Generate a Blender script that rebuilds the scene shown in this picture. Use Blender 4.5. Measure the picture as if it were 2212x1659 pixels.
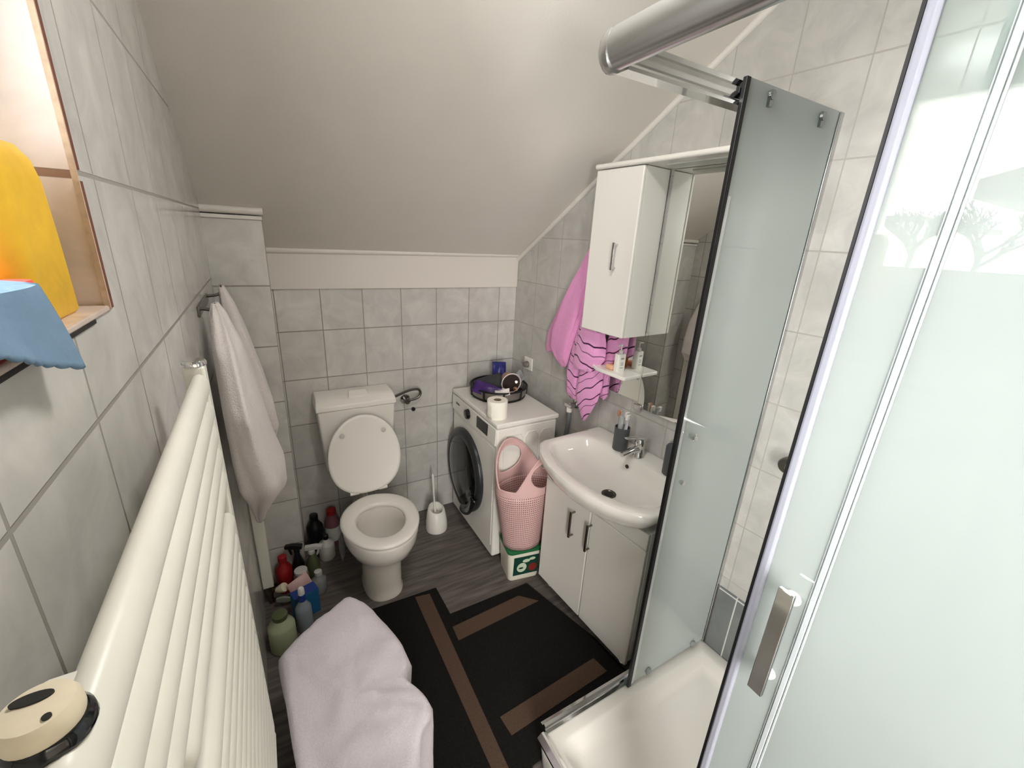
import bpy, bmesh, math, random
from math import sin, cos, pi, radians, sqrt, atan2
from mathutils import Vector, Matrix, noise as mnoise
random.seed(4)
for o in list(bpy.data.objects): bpy.data.objects.remove(o, do_unlink=True)
SC = bpy.context.scene
COL = SC.collection

# ------------------------------------------------------------------ camera
CAM = Vector((0.17156, -2.37714, 1.76918))
cr = Vector((0.8675717, -0.49463492, 0.0515329)); cu = Vector((0.11827843, 0.30587791, 0.94469514)); cf = Vector((0.48304199, 0.81349554, -0.32387566))
cd = bpy.data.cameras.new('camera'); co = bpy.data.objects.new('camera', cd); COL.objects.link(co)
m = Matrix.Identity(4)
for i in range(3): m[i][0] = cr[i]; m[i][1] = cu[i]; m[i][2] = -cf[i]; m[i][3] = CAM[i]
co.matrix_world = m
cd.sensor_fit = 'HORIZONTAL'; cd.sensor_width = 36.0; cd.lens = 36.0 * 918.62 / 2212.0
cd.clip_start = 0.02; cd.clip_end = 200
SC.camera = co

# ------------------------------------------------------------------ world (overcast sky), exposure, lights
SC.view_settings.view_transform = 'Standard'; SC.view_settings.look = 'None'
SC.view_settings.gamma = 1.0; SC.view_settings.exposure = 1.33; SC.view_settings.use_curve_mapping = False
wd = bpy.data.worlds.new('overcast_sky'); SC.world = wd; wd.use_nodes = True
bg = wd.node_tree.nodes['Background']; bg.inputs[0].default_value = (0.965, 0.99, 1.0, 1); bg.inputs[1].default_value = 12.5
def area(name, loc, rot, sx, sy, power, color=(1, 1, 1), portal=False):
    l = bpy.data.lights.new(name, 'AREA'); l.shape = 'RECTANGLE'; l.size = sx; l.size_y = sy; l.energy = power; l.color = color
    o = bpy.data.objects.new(name, l); COL.objects.link(o); o.location = loc; o.rotation_euler = rot
    if portal: l.cycles.is_portal = True
    return o
area('hall_fill_light', (-0.50, -4.35, 1.55), Vector((-0.58, -0.82, 0.10)).to_track_quat('Z', 'Y').to_euler(), 1.2, 1.9, 68, (1.0, 0.985, 0.96))  # added area light in the unseen hall, brightens the room through the doorway
lamp = area('ceiling_fill_light', (0.66, -1.70, 2.55), (0, 0, 0), 0.26, 0.26, 4.5, (1.0, 0.985, 0.96)); lamp.data.shape = 'DISK'  # added disc light out of view, lifts the overall brightness
area('window_portal', (-0.30, -1.92, 1.96), (0, radians(-90), 0), 0.62, 0.62, 1, portal=True)

# ------------------------------------------------------------------ materials
def lin(r, g, b):
    f = lambda c: (c / 255 / 12.92) if c / 255 <= 0.04045 else ((c / 255 + 0.055) / 1.055) ** 2.4
    return (f(r), f(g), f(b), 1)
MATS = {}
def mat(name, rgb, rough=0.5, metal=0.0, spec=None, noise=0.0, nscale=20.0, bump=0.0, bscale=80.0, coat=0.0, trans=0.0, ior=1.45, sub=0.0, sheen=0.0):
    if name in MATS: return MATS[name]
    M = bpy.data.materials.new(name); M.use_nodes = True; nt = M.node_tree; N = nt.nodes; L = nt.links
    b = N['Principled BSDF']; c = lin(*rgb)
    b.inputs['Base Color'].default_value = c; b.inputs['Roughness'].default_value = rough; b.inputs['Metallic'].default_value = metal
    b.inputs['IOR'].default_value = ior
    if spec is not None: b.inputs['Specular IOR Level'].default_value = spec
    if coat: b.inputs['Coat Weight'].default_value = coat
    if trans: b.inputs['Transmission Weight'].default_value = trans
    if sheen: b.inputs['Sheen Weight'].default_value = sheen
    tc = N.new('ShaderNodeTexCoord')
    if noise:
        n = N.new('ShaderNodeTexNoise'); n.inputs['Scale'].default_value = nscale; n.inputs['Detail'].default_value = 5
        L.new(tc.outputs['Object'], n.inputs['Vector'])
        r = N.new('ShaderNodeMapRange'); r.inputs['From Min'].default_value = 0.3; r.inputs['From Max'].default_value = 0.7
        r.inputs['To Min'].default_value = 1 - noise; r.inputs['To Max'].default_value = 1 + noise * 0.5
        L.new(n.outputs['Fac'], r.inputs['Value'])
        mx = N.new('ShaderNodeMix'); mx.data_type = 'RGBA'; mx.blend_type = 'MULTIPLY'; mx.inputs[0].default_value = 1
        mx.inputs[6].default_value = c; L.new(r.outputs['Result'], mx.inputs[7]); L.new(mx.outputs[2], b.inputs['Base Color'])
    if bump:
        n = N.new('ShaderNodeTexNoise'); n.inputs['Scale'].default_value = bscale; n.inputs['Detail'].default_value = 4
        L.new(tc.outputs['Object'], n.inputs['Vector'])
        bp = N.new('ShaderNodeBump'); bp.inputs['Strength'].default_value = bump; bp.inputs['Distance'].default_value = 0.004
        L.new(n.outputs['Fac'], bp.inputs['Height']); L.new(bp.outputs['Normal'], b.inputs['Normal'])
    MATS[name] = M; return M

def tile_mat(name, rgb, grout, mortar=0.012, rough=0.16, var=0.07):
    M = bpy.data.materials.new(name); M.use_nodes = True; nt = M.node_tree; N = nt.nodes; L = nt.links
    b = N['Principled BSDF']; b.inputs['Roughness'].default_value = rough
    uv = N.new('ShaderNodeTexCoord')
    br = N.new('ShaderNodeTexBrick'); br.offset = 0; br.squash = 1; br.inputs['Scale'].default_value = 1.0
    br.inputs['Brick Width'].default_value = 1.0; br.inputs['Row Height'].default_value = 1.0
    br.inputs['Mortar Size'].default_value = mortar; br.inputs['Mortar Smooth'].default_value = 0.3; br.inputs['Bias'].default_value = 0
    br.inputs['Color1'].default_value = (1, 1, 1, 1); br.inputs['Color2'].default_value = (1 - var, 1 - var, 1 - var, 1); br.inputs['Mortar'].default_value = (0, 0, 0, 1)
    L.new(uv.outputs['UV'], br.inputs['Vector'])
    n1 = N.new('ShaderNodeTexNoise'); n1.inputs['Scale'].default_value = 9; n1.inputs['Detail'].default_value = 6; n1.inputs['Roughness'].default_value = 0.6; n1.inputs['Distortion'].default_value = 0.8
    L.new(uv.outputs['Object'], n1.inputs['Vector'])
    r1 = N.new('ShaderNodeMapRange'); r1.inputs['From Min'].default_value = 0.32; r1.inputs['From Max'].default_value = 0.68; r1.inputs['To Min'].default_value = 0.84; r1.inputs['To Max'].default_value = 1.06
    L.new(n1.outputs['Fac'], r1.inputs['Value'])
    m1 = N.new('ShaderNodeMix'); m1.data_type = 'RGBA'; m1.blend_type = 'MULTIPLY'; m1.inputs[0].default_value = 1
    m1.inputs[6].default_value = lin(*rgb); L.new(r1.outputs['Result'], m1.inputs[7])
    m2 = N.new('ShaderNodeMix'); m2.data_type = 'RGBA'; m2.blend_type = 'MULTIPLY'; m2.inputs[0].default_value = 1
    L.new(m1.outputs[2], m2.inputs[6]); L.new(br.outputs['Color'], m2.inputs[7])
    m3 = N.new('ShaderNodeMix'); m3.data_type = 'RGBA'; L.new(br.outputs['Fac'], m3.inputs[0]); L.new(m2.outputs[2], m3.inputs[6]); m3.inputs[7].default_value = lin(*grout)
    L.new(m3.outputs[2], b.inputs['Base Color'])
    rr = N.new('ShaderNodeMapRange'); rr.inputs['To Min'].default_value = rough; rr.inputs['To Max'].default_value = 0.8
    L.new(br.outputs['Fac'], rr.inputs['Value']); L.new(rr.outputs['Result'], b.inputs['Roughness'])
    iv = N.new('ShaderNodeMath'); iv.operation = 'SUBTRACT'; iv.inputs[0].default_value = 1; L.new(br.outputs['Fac'], iv.inputs[1])
    n2 = N.new('ShaderNodeTexNoise'); n2.inputs['Scale'].default_value = 14; L.new(uv.outputs['Object'], n2.inputs['Vector'])
    ad = N.new('ShaderNodeMath'); ad.operation = 'MULTIPLY_ADD'; L.new(n2.outputs['Fac'], ad.inputs[0]); ad.inputs[1].default_value = 0.35; L.new(iv.outputs[0], ad.inputs[2])
    bp = N.new('ShaderNodeBump'); bp.inputs['Strength'].default_value = 0.5; bp.inputs['Distance'].default_value = 0.0015
    L.new(ad.outputs[0], bp.inputs['Height']); L.new(bp.outputs['Normal'], b.inputs['Normal'])
    return M
TILE = tile_mat('pale_grey_marbled_tile', (206, 203, 197), (150, 145, 137))
TILE_R = tile_mat('pale_grey_marbled_tile_light_grout', (198, 195, 189), (172, 167, 159), mortar=0.009)
TILE_DARK = tile_mat('dark_grey_tile', (122, 125, 124), (205, 205, 200), rough=0.3)
PAINT = mat('ceiling_paint', (226, 221, 212), 0.75, bump=0.08, bscale=120, noise=0.02, nscale=6)
BOARD = mat('white_painted_board', (222, 216, 207), 0.55)
MOULD = mat('white_moulding', (226, 221, 213), 0.5)
WHITE = mat('white_lacquer', (232, 228, 220), 0.28, coat=0.2)
ENAMEL = mat('white_radiator_enamel', (232, 229, 217), 0.35, noise=0.03, nscale=15)
CERAMIC = mat('white_ceramic', (235, 230, 222), 0.08, coat=0.5)
PLASTIC_W = mat('white_plastic', (233, 229, 221), 0.28)
CHROME = mat('chrome', (225, 225, 225), 0.09, 1.0)
CHROME_S = mat('satin_aluminium', (205, 206, 206), 0.25, 1.0, bump=0.02, bscale=200)
STEEL_D = mat('dark_steel', (120, 116, 108), 0.3, 1.0)
BLACK = mat('black_rubber', (12, 12, 13), 0.5)
BLACK_G = mat('black_gloss', (10, 11, 12), 0.12, coat=0.3)
GREY_D = mat('charcoal_plastic', (74, 78, 80), 0.45)
DARKHOLE = mat('dark_recess', (38, 36, 32), 0.7)

def glass_mat(name, frost_lo, frost_hi, tint=(0.85, 0.92, 0.89), frost=0.95, top=0.55, rough=0.0, dif=0.32):
    """patterned shower glass: clear at the top, fading into a frosted milky coat below (the fade is the pattern of the pane)"""
    M = bpy.data.materials.new(name); M.use_nodes = True; nt = M.node_tree; N = nt.nodes; L = nt.links
    for n in list(N): N.remove(n)
    out = N.new('ShaderNodeOutputMaterial')
    geo = N.new('ShaderNodeNewGeometry'); sp = N.new('ShaderNodeSeparateXYZ'); L.new(geo.outputs['Position'], sp.inputs[0])
    mr = N.new('ShaderNodeMapRange'); mr.interpolation_type = 'SMOOTHSTEP'; mr.inputs['From Min'].default_value = frost_lo; mr.inputs['From Max'].default_value = frost_hi
    mr.inputs['To Min'].default_value = frost; mr.inputs['To Max'].default_value = top
    L.new(sp.outputs['Z'], mr.inputs['Value'])
    tr = N.new('ShaderNodeBsdfTransparent'); tr.inputs[0].default_value = (0.90, 0.95, 0.93, 1)
    tl = N.new('ShaderNodeBsdfTranslucent'); tl.inputs[0].default_value = (*tint, 1)
    df = N.new('ShaderNodeBsdfDiffuse'); df.inputs[0].default_value = (*tint, 1)
    mk = N.new('ShaderNodeMixShader'); mk.inputs[0].default_value = dif; L.new(tl.outputs[0], mk.inputs[1]); L.new(df.outputs[0], mk.inputs[2])
    m1 = N.new('ShaderNodeMixShader'); L.new(mr.outputs['Result'], m1.inputs[0]); L.new(tr.outputs[0], m1.inputs[1]); L.new(mk.outputs[0], m1.inputs[2])
    gl = N.new('ShaderNodeBsdfGlossy'); gl.inputs['Roughness'].default_value = rough
    fr = N.new('ShaderNodeFresnel'); fr.inputs['IOR'].default_value = 1.5
    m2 = N.new('ShaderNodeMixShader'); L.new(fr.outputs[0], m2.inputs[0]); L.new(m1.outputs[0], m2.inputs[1]); L.new(gl.outputs[0], m2.inputs[2])
    L.new(m2.outputs[0], out.inputs[0]); return M
FROST = glass_mat('frosted_shower_glass', 1.86, 2.14, dif=0.5)
FROST_D = glass_mat('frosted_door_glass', 1.74, 2.04, top=0.30, tint=(0.80, 0.87, 0.85))
def clear_mat(name, color=(1, 1, 1), a=0.0, body=(0.8, 0.8, 0.8), ior=1.45):
    M = bpy.data.materials.new(name); M.use_nodes = True; nt = M.node_tree; N = nt.nodes; L = nt.links
    for n in list(N): N.remove(n)
    out = N.new('ShaderNodeOutputMaterial'); tr = N.new('ShaderNodeBsdfTransparent'); tr.inputs[0].default_value = (*color, 1)
    df = N.new('ShaderNodeBsdfDiffuse'); df.inputs[0].default_value = (*body, 1)
    m1 = N.new('ShaderNodeMixShader'); m1.inputs[0].default_value = a; L.new(tr.outputs[0], m1.inputs[1]); L.new(df.outputs[0], m1.inputs[2])
    gl = N.new('ShaderNodeBsdfGlossy'); gl.inputs['Roughness'].default_value = 0.02; fr = N.new('ShaderNodeFresnel'); fr.inputs['IOR'].default_value = ior
    m2 = N.new('ShaderNodeMixShader'); L.new(fr.outputs[0], m2.inputs[0]); L.new(m1.outputs[0], m2.inputs[1]); L.new(gl.outputs[0], m2.inputs[2])
    L.new(m2.outputs[0], out.inputs[0]); return M
PROF = mat('grey_clear_profile', (176, 182, 184), 0.2, coat=0.6)
PANE = clear_mat('window_glass')
CLEARP = clear_mat('clear_plastic', (0.93, 0.95, 0.95), 0.35, (0.75, 0.77, 0.76))
BLUESEAL = clear_mat('bluish_seal_plastic', (0.84, 0.85, 0.90), 0.5, (0.56, 0.57, 0.66))
MIRROR = mat('mirror_glass', (232, 234, 230), 0.0, 1.0)

# ------------------------------------------------------------------ mesh helpers
class MB:
    def __init__(s): s.v = []; s.f = []; s.m = []; s.uv = {}
    def add(s, verts, faces, mi=0, fn=None):
        o = len(s.v)
        for p in verts: s.v.append(tuple(fn(*p)) if fn else tuple(p))
        for f in faces: s.f.append([i + o for i in f]); s.m.append(mi)
        return s
    def box(s, x0, x1, y0, y1, z0, z1, mi=0, fn=None):
        V = [(x0, y0, z0), (x1, y0, z0), (x1, y1, z0), (x0, y1, z0), (x0, y0, z1), (x1, y0, z1), (x1, y1, z1), (x0, y1, z1)]
        return s.add(V, [(0, 3, 2, 1), (4, 5, 6, 7), (0, 1, 5, 4), (1, 2, 6, 5), (2, 3, 7, 6), (3, 0, 4, 7)], mi, fn)
    def prism(s, poly, z0, z1, mi=0, fn=None, axis='z'):
        n = len(poly)
        if axis == 'z': V = [(x, y, z0) for x, y in poly] + [(x, y, z1) for x, y in poly]
        elif axis == 'y': V = [(x, z0, y) for x, y in poly] + [(x, z1, y) for x, y in poly]
        else: V = [(z0, x, y) for x, y in poly] + [(z1, x, y) for x, y in poly]
        F = [tuple(range(n))[::-1], tuple(range(n, 2 * n))] + [(i, (i + 1) % n, n + (i + 1) % n, n + i) for i in range(n)]
        return s.add(V, F, mi, fn)
    def loft(s, rings, cap0=True, cap1=True, mi=0, fn=None, closed=True):
        n = len(rings[0]); V = [p for r in rings for p in r]; F = []
        for k in range(len(rings) - 1):
            for i in range(n if closed else n - 1):
                j = (i + 1) % n; F.append((k * n + i, k * n + j, (k + 1) * n + j, (k + 1) * n + i))
        if cap0: F.append(tuple(range(n))[::-1])
        if cap1: F.append(tuple(range((len(rings) - 1) * n, len(rings) * n)))
        return s.add(V, F, mi, fn)
    def lathe(s, prof, c=(0, 0, 0), axis='z', n=32, mi=0, fn=None, cap=True, sx=1.0, sy=1.0):
        R = []
        for r, h in prof:
            ring = []
            for i in range(n):
                a = 2 * pi * i / n; u, w = r * cos(a) * sx, r * sin(a) * sy
                if axis == 'z': p = (c[0] + u, c[1] + w, c[2] + h)
                elif axis == 'x': p = (c[0] + h, c[1] + u, c[2] + w)
                else: p = (c[0] + u, c[1] + h, c[2] + w)
                ring.append(p)
            R.append(ring)
        return s.loft(R, cap, cap, mi, fn)
    def tube(s, pts, r, n=12, mi=0, fn=None, smooth=0):
        P = [Vector(p) for p in pts]
        if smooth:
            for _ in range(smooth):
                Q = [P[0]]
                for a, b in zip(P[:-1], P[1:]): Q += [a * 0.75 + b * 0.25, a * 0.25 + b * 0.75]
                P = Q + [P[-1]]
        rs = r if isinstance(r, (list, tuple)) else [r] * len(P)
        if len(rs) != len(P): rs = [rs[min(len(rs) - 1, int(i * len(rs) / len(P)))] for i in range(len(P))]
        R = []; up = None
        for i, p in enumerate(P):
            t = (P[min(i + 1, len(P) - 1)] - P[max(i - 1, 0)]).normalized()
            if up is None: up = t.orthogonal().normalized()
            up = (up - t * up.dot(t)).normalized(); w = t.cross(up)
            R.append([tuple(p + (up * cos(2 * pi * k / n) + w * sin(2 * pi * k / n)) * rs[i]) for k in range(n)])
        return s.loft(R, True, True, mi, fn)
    def grid(s, fn2, nu, nv, mi=0, keep=None, wrap=False):
        V = []; F = []
        cu_ = nu if wrap else nu + 1
        for j in range(nv + 1):
            for i in range(cu_): V.append(fn2(i / nu, j / nv))
        for j in range(nv):
            for i in range(nu):
                if keep and not keep((i + .5) / nu, (j + .5) / nv): continue
                i2 = (i + 1) % cu_
                F.append((j * cu_ + i, j * cu_ + i2, (j + 1) * cu_ + i2, (j + 1) * cu_ + i))
        return s.add(V, F, mi)

def build(name, mb, mats, parent=None, smooth=40, bevel=0.0, bseg=2, solid=0.0, subd=0, uvf=None, recalc=True, soff=0.0):
    if not isinstance(mats, (list, tuple)): mats = [mats]
    loc = Vector((0, 0, 0))
    if parent is not None:
        q = parent
        while q is not None: loc += Vector(q.location); q = q.parent
    me = bpy.data.meshes.new(name)
    me.from_pydata([tuple(Vector(v) - loc) for v in mb.v], [], mb.f)
    for mm in mats: me.materials.append(mm)
    for p, k in zip(me.polygons, mb.m): p.material_index = k
    if recalc:
        bm = bmesh.new(); bm.from_mesh(me); bmesh.ops.recalc_face_normals(bm, faces=bm.faces); bm.to_mesh(me); bm.free()
    if uvf:
        ul = me.uv_layers.new(name='UVMap')
        for lp in me.loops: ul.data[lp.index].uv = uvf(Vector(mb.v[lp.vertex_index]))
    if smooth:
        for p in me.polygons: p.use_smooth = True
        me.set_sharp_from_angle(angle=radians(smooth))
    o = bpy.data.objects.new(name, me); COL.objects.link(o)
    if parent is not None: o.parent = parent
    if solid:
        md = o.modifiers.new('thickness', 'SOLIDIFY'); md.thickness = solid; md.offset = soff
    if bevel:
        md = o.modifiers.new('bevel', 'BEVEL'); md.width = bevel; md.segments = bseg; md.limit_method = 'ANGLE'; md.angle_limit = radians(35)
        md.harden_normals = False
    if subd:
        md = o.modifiers.new('subdivision', 'SUBSURF'); md.levels = subd; md.render_levels = subd
    return o
def tag(o, label, cat, group=None, kind=None):
    if label: o['label'] = label
    if cat: o['category'] = cat
    if group: o['group'] = group
    if kind: o['kind'] = kind
    return o
def thing(name, loc, label, cat, group=None):
    o = bpy.data.objects.new(name, None); COL.objects.link(o); o.location = loc; o.empty_display_size = 0.05
    return tag(o, label, cat, group)
def struct(name, mb, mats, **kw):
    o = build(name, mb, mats, **kw); o['kind'] = 'structure'; return o

# right wall frame: s along the wall from the back corner towards the camera, d away from the wall, z up
W0 = 1.5752
UX, UY = 0.06862342, -0.99764263; NX, NY = -0.99764263, -0.06862342
def RW(s, d, z): return (W0 + s * UX + d * NX, s * UY + d * NY, z)
SLOPE = 0.6418; ZB = 1.656; TW, TH = 0.2066, 0.2572
ceil_z = lambda y: ZB + SLOPE * (-y)

# ================================================================== SETTING
# floor
FLOOR = bpy.data.materials.new('grey_wood_look_floor'); FLOOR.use_nodes = True
nt = FLOOR.node_tree; N = nt.nodes; L = nt.links; b = N['Principled BSDF']; tc = N.new('ShaderNodeTexCoord'); mp = N.new('ShaderNodeMapping')
mp.inputs['Scale'].default_value = (2.0, 22, 1); mp.inputs['Rotation'].default_value = (0, 0, radians(8)); L.new(tc.outputs['Object'], mp.inputs['Vector'])
n1 = N.new('ShaderNodeTexNoise'); n1.inputs['Scale'].default_value = 2.2; n1.inputs['Detail'].default_value = 7; L.new(mp.outputs[0], n1.inputs['Vector'])
cr_ = N.new('ShaderNodeValToRGB'); cr_.color_ramp.elements[0].position = 0.3; cr_.color_ramp.elements[0].color = lin(72, 67, 63); cr_.color_ramp.elements[1].position = 0.72; cr_.color_ramp.elements[1].color = lin(118, 109, 102)
L.new(n1.outputs['Fac'], cr_.inputs[0]); L.new(cr_.outputs[0], b.inputs['Base Color']); b.inputs['Roughness'].default_value = 0.42
mb = MB().box(-0.02, 1.85, -2.92, 0.02, -0.06, 0.0); struct('floor', mb, FLOOR, smooth=0)

# back wall
uvb = lambda p: ((p.x - 0.4217) / TW, (p.z - 1.2651) / TH)
mb = MB().box(-0.12, 1.70, 0.0, 0.12, -0.06, 1.80); struct('wall_back', mb, TILE, smooth=0, uvf=uvb)
# right wall (follows its own slight angle)
uvr = lambda p: (((p.x - W0) * UX + p.y * UY) / TW, (p.z - 1.2651) / TH)
mb = MB().prism([(-0.12, -0.06), (2.95, -0.06), (2.95, 3.60), (-0.12, 1.60)], 0.0, -0.12, fn=lambda a, b_, c: RW(b_, a, c), axis='x')
struct('wall_right', mb, TILE_R, smooth=0, uvf=uvr)
# left wall with the window opening
WY0, WY1, WZ0, WZ1 = -2.20, -1.652, 1.664, 2.26
uvl = lambda p: ((p.y + 1.7904) / TW, (p.z - 1.5583) / TH)
mb = MB()
for (y0, y1, z0, z1) in [(-2.92, WY0, -0.06, 3.7), (WY1, 0.12, -0.06, 2.95), (WY0, WY1, -0.06, WZ0 - 0.007), (WY0, WY1, WZ1, 3.2)]:
    mb.box(-0.30, 0.0, y0, y1, z0, z1)
struct('wall_left', mb, TILE, smooth=0, uvf=uvl)
# rear wall behind the camera
uvq = lambda p: (p.x / TW, (p.z - 1.2651) / TH)
mb = MB()
for (x0, x1, z0, z1) in [(-0.1, 0.10, -0.06, 3.6), (0.86, 1.9, -0.06, 3.6), (0.10, 0.86, 2.05, 3.6)]: mb.box(x0, x1, -2.92, -2.80, z0, z1)
struct('wall_rear', mb, TILE, smooth=0, uvf=uvq)
mb = MB().box(-1.0, 2.6, -4.9, -2.92, -0.06, 0.0); struct('floor_hall', mb, FLOOR, smooth=0)
mb = MB().box(-1.0, 2.6, -4.9, -2.92, 2.5, 2.56); struct('ceiling_hall', mb, PAINT, smooth=0)
mb = MB().box(-1.06, -1.0, -4.9, -2.92, -0.06, 2.56); struct('wall_hall_left', mb, PAINT, smooth=0)
mb = MB().box(2.6, 2.66, -4.9, -2.92, -0.06, 2.56); struct('wall_hall_right', mb, PAINT, smooth=0)
mb = MB().box(-1.0, 2.6, -4.96, -4.9, -0.06, 2.56); struct('wall_hall_rear', mb, PAINT, smooth=0)
mb = MB().box(-1.0, -0.30, -2.92, -2.90, -0.06, 2.56).box(1.9, 2.6, -2.92, -2.90, -0.06, 2.56); struct('wall_hall_front', mb, PAINT, smooth=0)
# sloping ceiling
ZF = 2.62; YF = -(ZF - ZB) / SLOPE
mb = MB().prism([(0.14, ceil_z(0.14)), (YF, ZF), (-2.95, ZF), (-2.95, ZF + 0.08), (YF, ZF + 0.08), (0.14, ceil_z(0.14) + 0.08)], -0.31, 1.95, axis='x')
struct('ceiling', mb, PAINT, smooth=0)
# tiled pipe column in the back left corner
uvc = lambda p: ((p.x + 0.003) / TW + (0.5 if p.x > .19 and p.y > -.27 else 0), (p.z - 1.7875) / 0.2625)
mb = MB().box(0.0, 0.2035, -0.275, 0.0, 0.0, 1.80); struct('wall_column', mb, TILE, smooth=0, uvf=uvc)
# mouldings
def mould(prof, a, bpt, upv, outv):
    A = Vector(a); B = Vector(bpt); u = Vector(upv); o = Vector(outv)
    return MB().loft([[tuple(P + o * q[0] + u * q[1]) for q in prof] for P in (A, B)])
half = [(0, -0.014)] + [(0.014 * cos(t), 0.014 * sin(t)) for t in [radians(-75 + 25 * i) for i in range(7)]] + [(0, 0.014)]
mb = MB().box(0.2035, 1.575, -0.012, 0.0, 1.4775, 1.672); o = struct('trim_1', mb, BOARD, bevel=0.002)
mb = mould(half, (0.2035, -0.012, 1.659), (1.577, -0.012, 1.672), (0, 0, 1), (0, -1, 0)); struct('trim_2', mb, MOULD)
sl = Vector((0, 1, -SLOPE)).normalized(); sn = Vector((0, -SLOPE, -1)).normalized()
a = RW(0.0, 0.0, 0); a = (a[0], a[1], ceil_z(a[1]) - 0.012); bq = RW(-YF - 0.01, 0.0, 0); bq = (bq[0], bq[1], ceil_z(bq[1]) - 0.012)
mb = mould(half, a, bq, sn, (NX, NY, 0)); struct('trim_3', mb, MOULD)
mb = mould(half, (0.0, -0.275, 1.818), (0.209, -0.275, 1.818), (0, 0, 1), (0, -1, 0)); struct('trim_4', mb, MOULD)
mb = mould([(0, -0.006), (0.006, -0.006), (0.006, 0.006), (0, 0.006)], (0.0, -0.275, 1.792), (0.2035, -0.275, 1.792), (0, 0, 1), (0, -1, 0)); struct('trim_5', mb, MOULD)
# dark tile skirting inside the shower
uvs = lambda p: (((p.x - W0) * UX + p.y * UY - 1.70) / 0.26, (p.z - 0.10) / 0.335)
mb = MB().box(1.625, 2.75, -0.001, 0.006, 0.10, 0.445, fn=RW); struct('baseboard_right', mb, TILE_DARK, smooth=0, uvf=uvs)
# window: reveal tiles, sill, frame, pane
REVEAL = tile_mat('white_reveal_tile', (226, 214, 208), (150, 118, 98), mortar=0.02, rough=0.2, var=0.02)
mb = MB().box(-0.29, 0.001, WY1 - 0.008, WY1 + 0.002, WZ0, WZ1); struct('trim_6', mb, REVEAL, smooth=0, uvf=lambda p: (p.x / 0.25 + .98, (p.z - 1.812) / TH))
EDGE = mat('brown_tile_edge', (112, 66, 52), 0.6, noise=0.3, nscale=60)
GROUT_B = mat('beige_grout', (196, 172, 148), 0.8, noise=0.2, nscale=80)
mb = MB().box(0.001, 0.004, WY1 - 0.012, WY1 + 0.001, WZ0 - 0.004, 1.806).box(0.001, 0.004, WY1 - 0.012, WY1 + 0.001, 1.818, WZ1); struct('trim_7', mb, EDGE, smooth=0)
mb = MB().box(-0.001, 0.0045, WY1 - 0.0150, WY1 - 0.0115, WZ0 - 0.004, WZ1); struct('trim_8', mb, GROUT_B, smooth=0)
SILL = mat('pinkish_stone_sill', (214, 196, 182), 0.25, noise=0.15, nscale=25)
mb = MB().box(-0.29, 0.003, WY0, WY1, WZ0 - 0.007, WZ0); struct('trim_9', mb, SILL, bevel=0.002)
mb = MB().box(0.0, 0.002, WY0, WY1 - 0.07, WZ0 - 0.0115, WZ0 - 0.007); struct('sill_gap_shade', mb, DARKHOLE, smooth=0)  # dark strip standing in for the shaded gap under the sill
fr = tag(bpy.data.objects.new('window_1', None), None, None, kind='structure'); COL.objects.link(fr); fr.location = (-0.17, -1.92, WZ0)
mb = MB(); x0, x1 = -0.19, -0.13
for (y0, y1, z0, z1) in [(WY0, WY1, WZ0, WZ0 + .085), (WY0, WY1, WZ1 - .085, WZ1), (WY0, WY0 + .085, WZ0, WZ1), (WY1 - .085, WY1, WZ0, WZ1)]: mb.box(x0, x1, y0, y1, z0, z1)
build('window_frame', mb, WHITE, fr, smooth=0)['kind'] = 'structure'
mb = MB().box(-0.165, -0.160, WY0 + .08, WY1 - .08, WZ0 + .08, WZ1 - .08); build('window_pane', mb, PANE, fr, smooth=0)['kind'] = 'structure'
# door frame behind the camera
mb = MB().box(0.06, 0.10, -2.935, -2.785, 0.0, 2.09).box(0.86, 0.90, -2.935, -2.785, 0.0, 2.09).box(0.06, 0.90, -2.935, -2.785, 2.05, 2.09); struct('door_1', mb, WHITE, bevel=0.004)

t = thing('ceiling_fill_lamp', (0.66, -1.70, 2.62), 'round white ceiling lamp added out of view above the viewer to brighten the room', 'lamp')  # unseen fixture, added to go with the brightening light
mb = MB().lathe([(0.15, 0.0), (0.155, -0.01), (0.152, -0.045), (0.146, -0.045), (0.146, -0.012), (0.0, -0.012)], (0.66, -1.70, 2.62), n=40); build('fill_lamp_base', mb, WHITE, t)

# ================================================================== RADIATOR
RX0, RX1 = 0.046, 0.076
t = thing('towel_radiator', (0.06, -1.85, 0.66), 'white tubular towel radiator with rounded horizontal tubes, mounted on the left wall below the window', 'radiator')
FARY, NEARY = -1.555, -2.155
for a, b_, ztp in ((-1.5705, -1.540, 1.55), (-2.175, -2.120, 1.5375)):
    mb = MB().box(RX0, RX1 if b_ > -2 else 0.070, a, b_, 0.665, ztp); build('collector', mb, ENAMEL, t, bevel=0.004, bseg=3)
zs = [1.521, 1.476, 1.435, 1.394, 1.350] + [1.262 - 0.0405 * i for i in range(15)]
zs = [z for z in zs if z > 0.69]
for z in zs:
    e0 = -0.205 if abs(z - 1.350) < .001 else -0.335
    prof = [(0.001, e0), (0.009, e0 + .0005), (0.016, e0 + .004), (0.0200, e0 + .013), (0.0200, 0.272), (0.016, 0.281), (0.009, 0.2845), (0.001, 0.285)]
    mb = MB().lathe(prof, (0.0, -1.855, z), axis='y', n=18, fn=lambda x, y, zz: (0.068 + x * 0.62, y, zz)); build('tube', mb, ENAMEL, t, smooth=60)
for z in (0.80, 1.10):
    for yy in (-1.75, -2.07):
        mb = MB().lathe([(0.011, 0.001), (0.011, RX0 + 0.03)], (0.0, yy, z), axis='x', n=12); build('wall_bracket', mb, ENAMEL, t)
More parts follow.
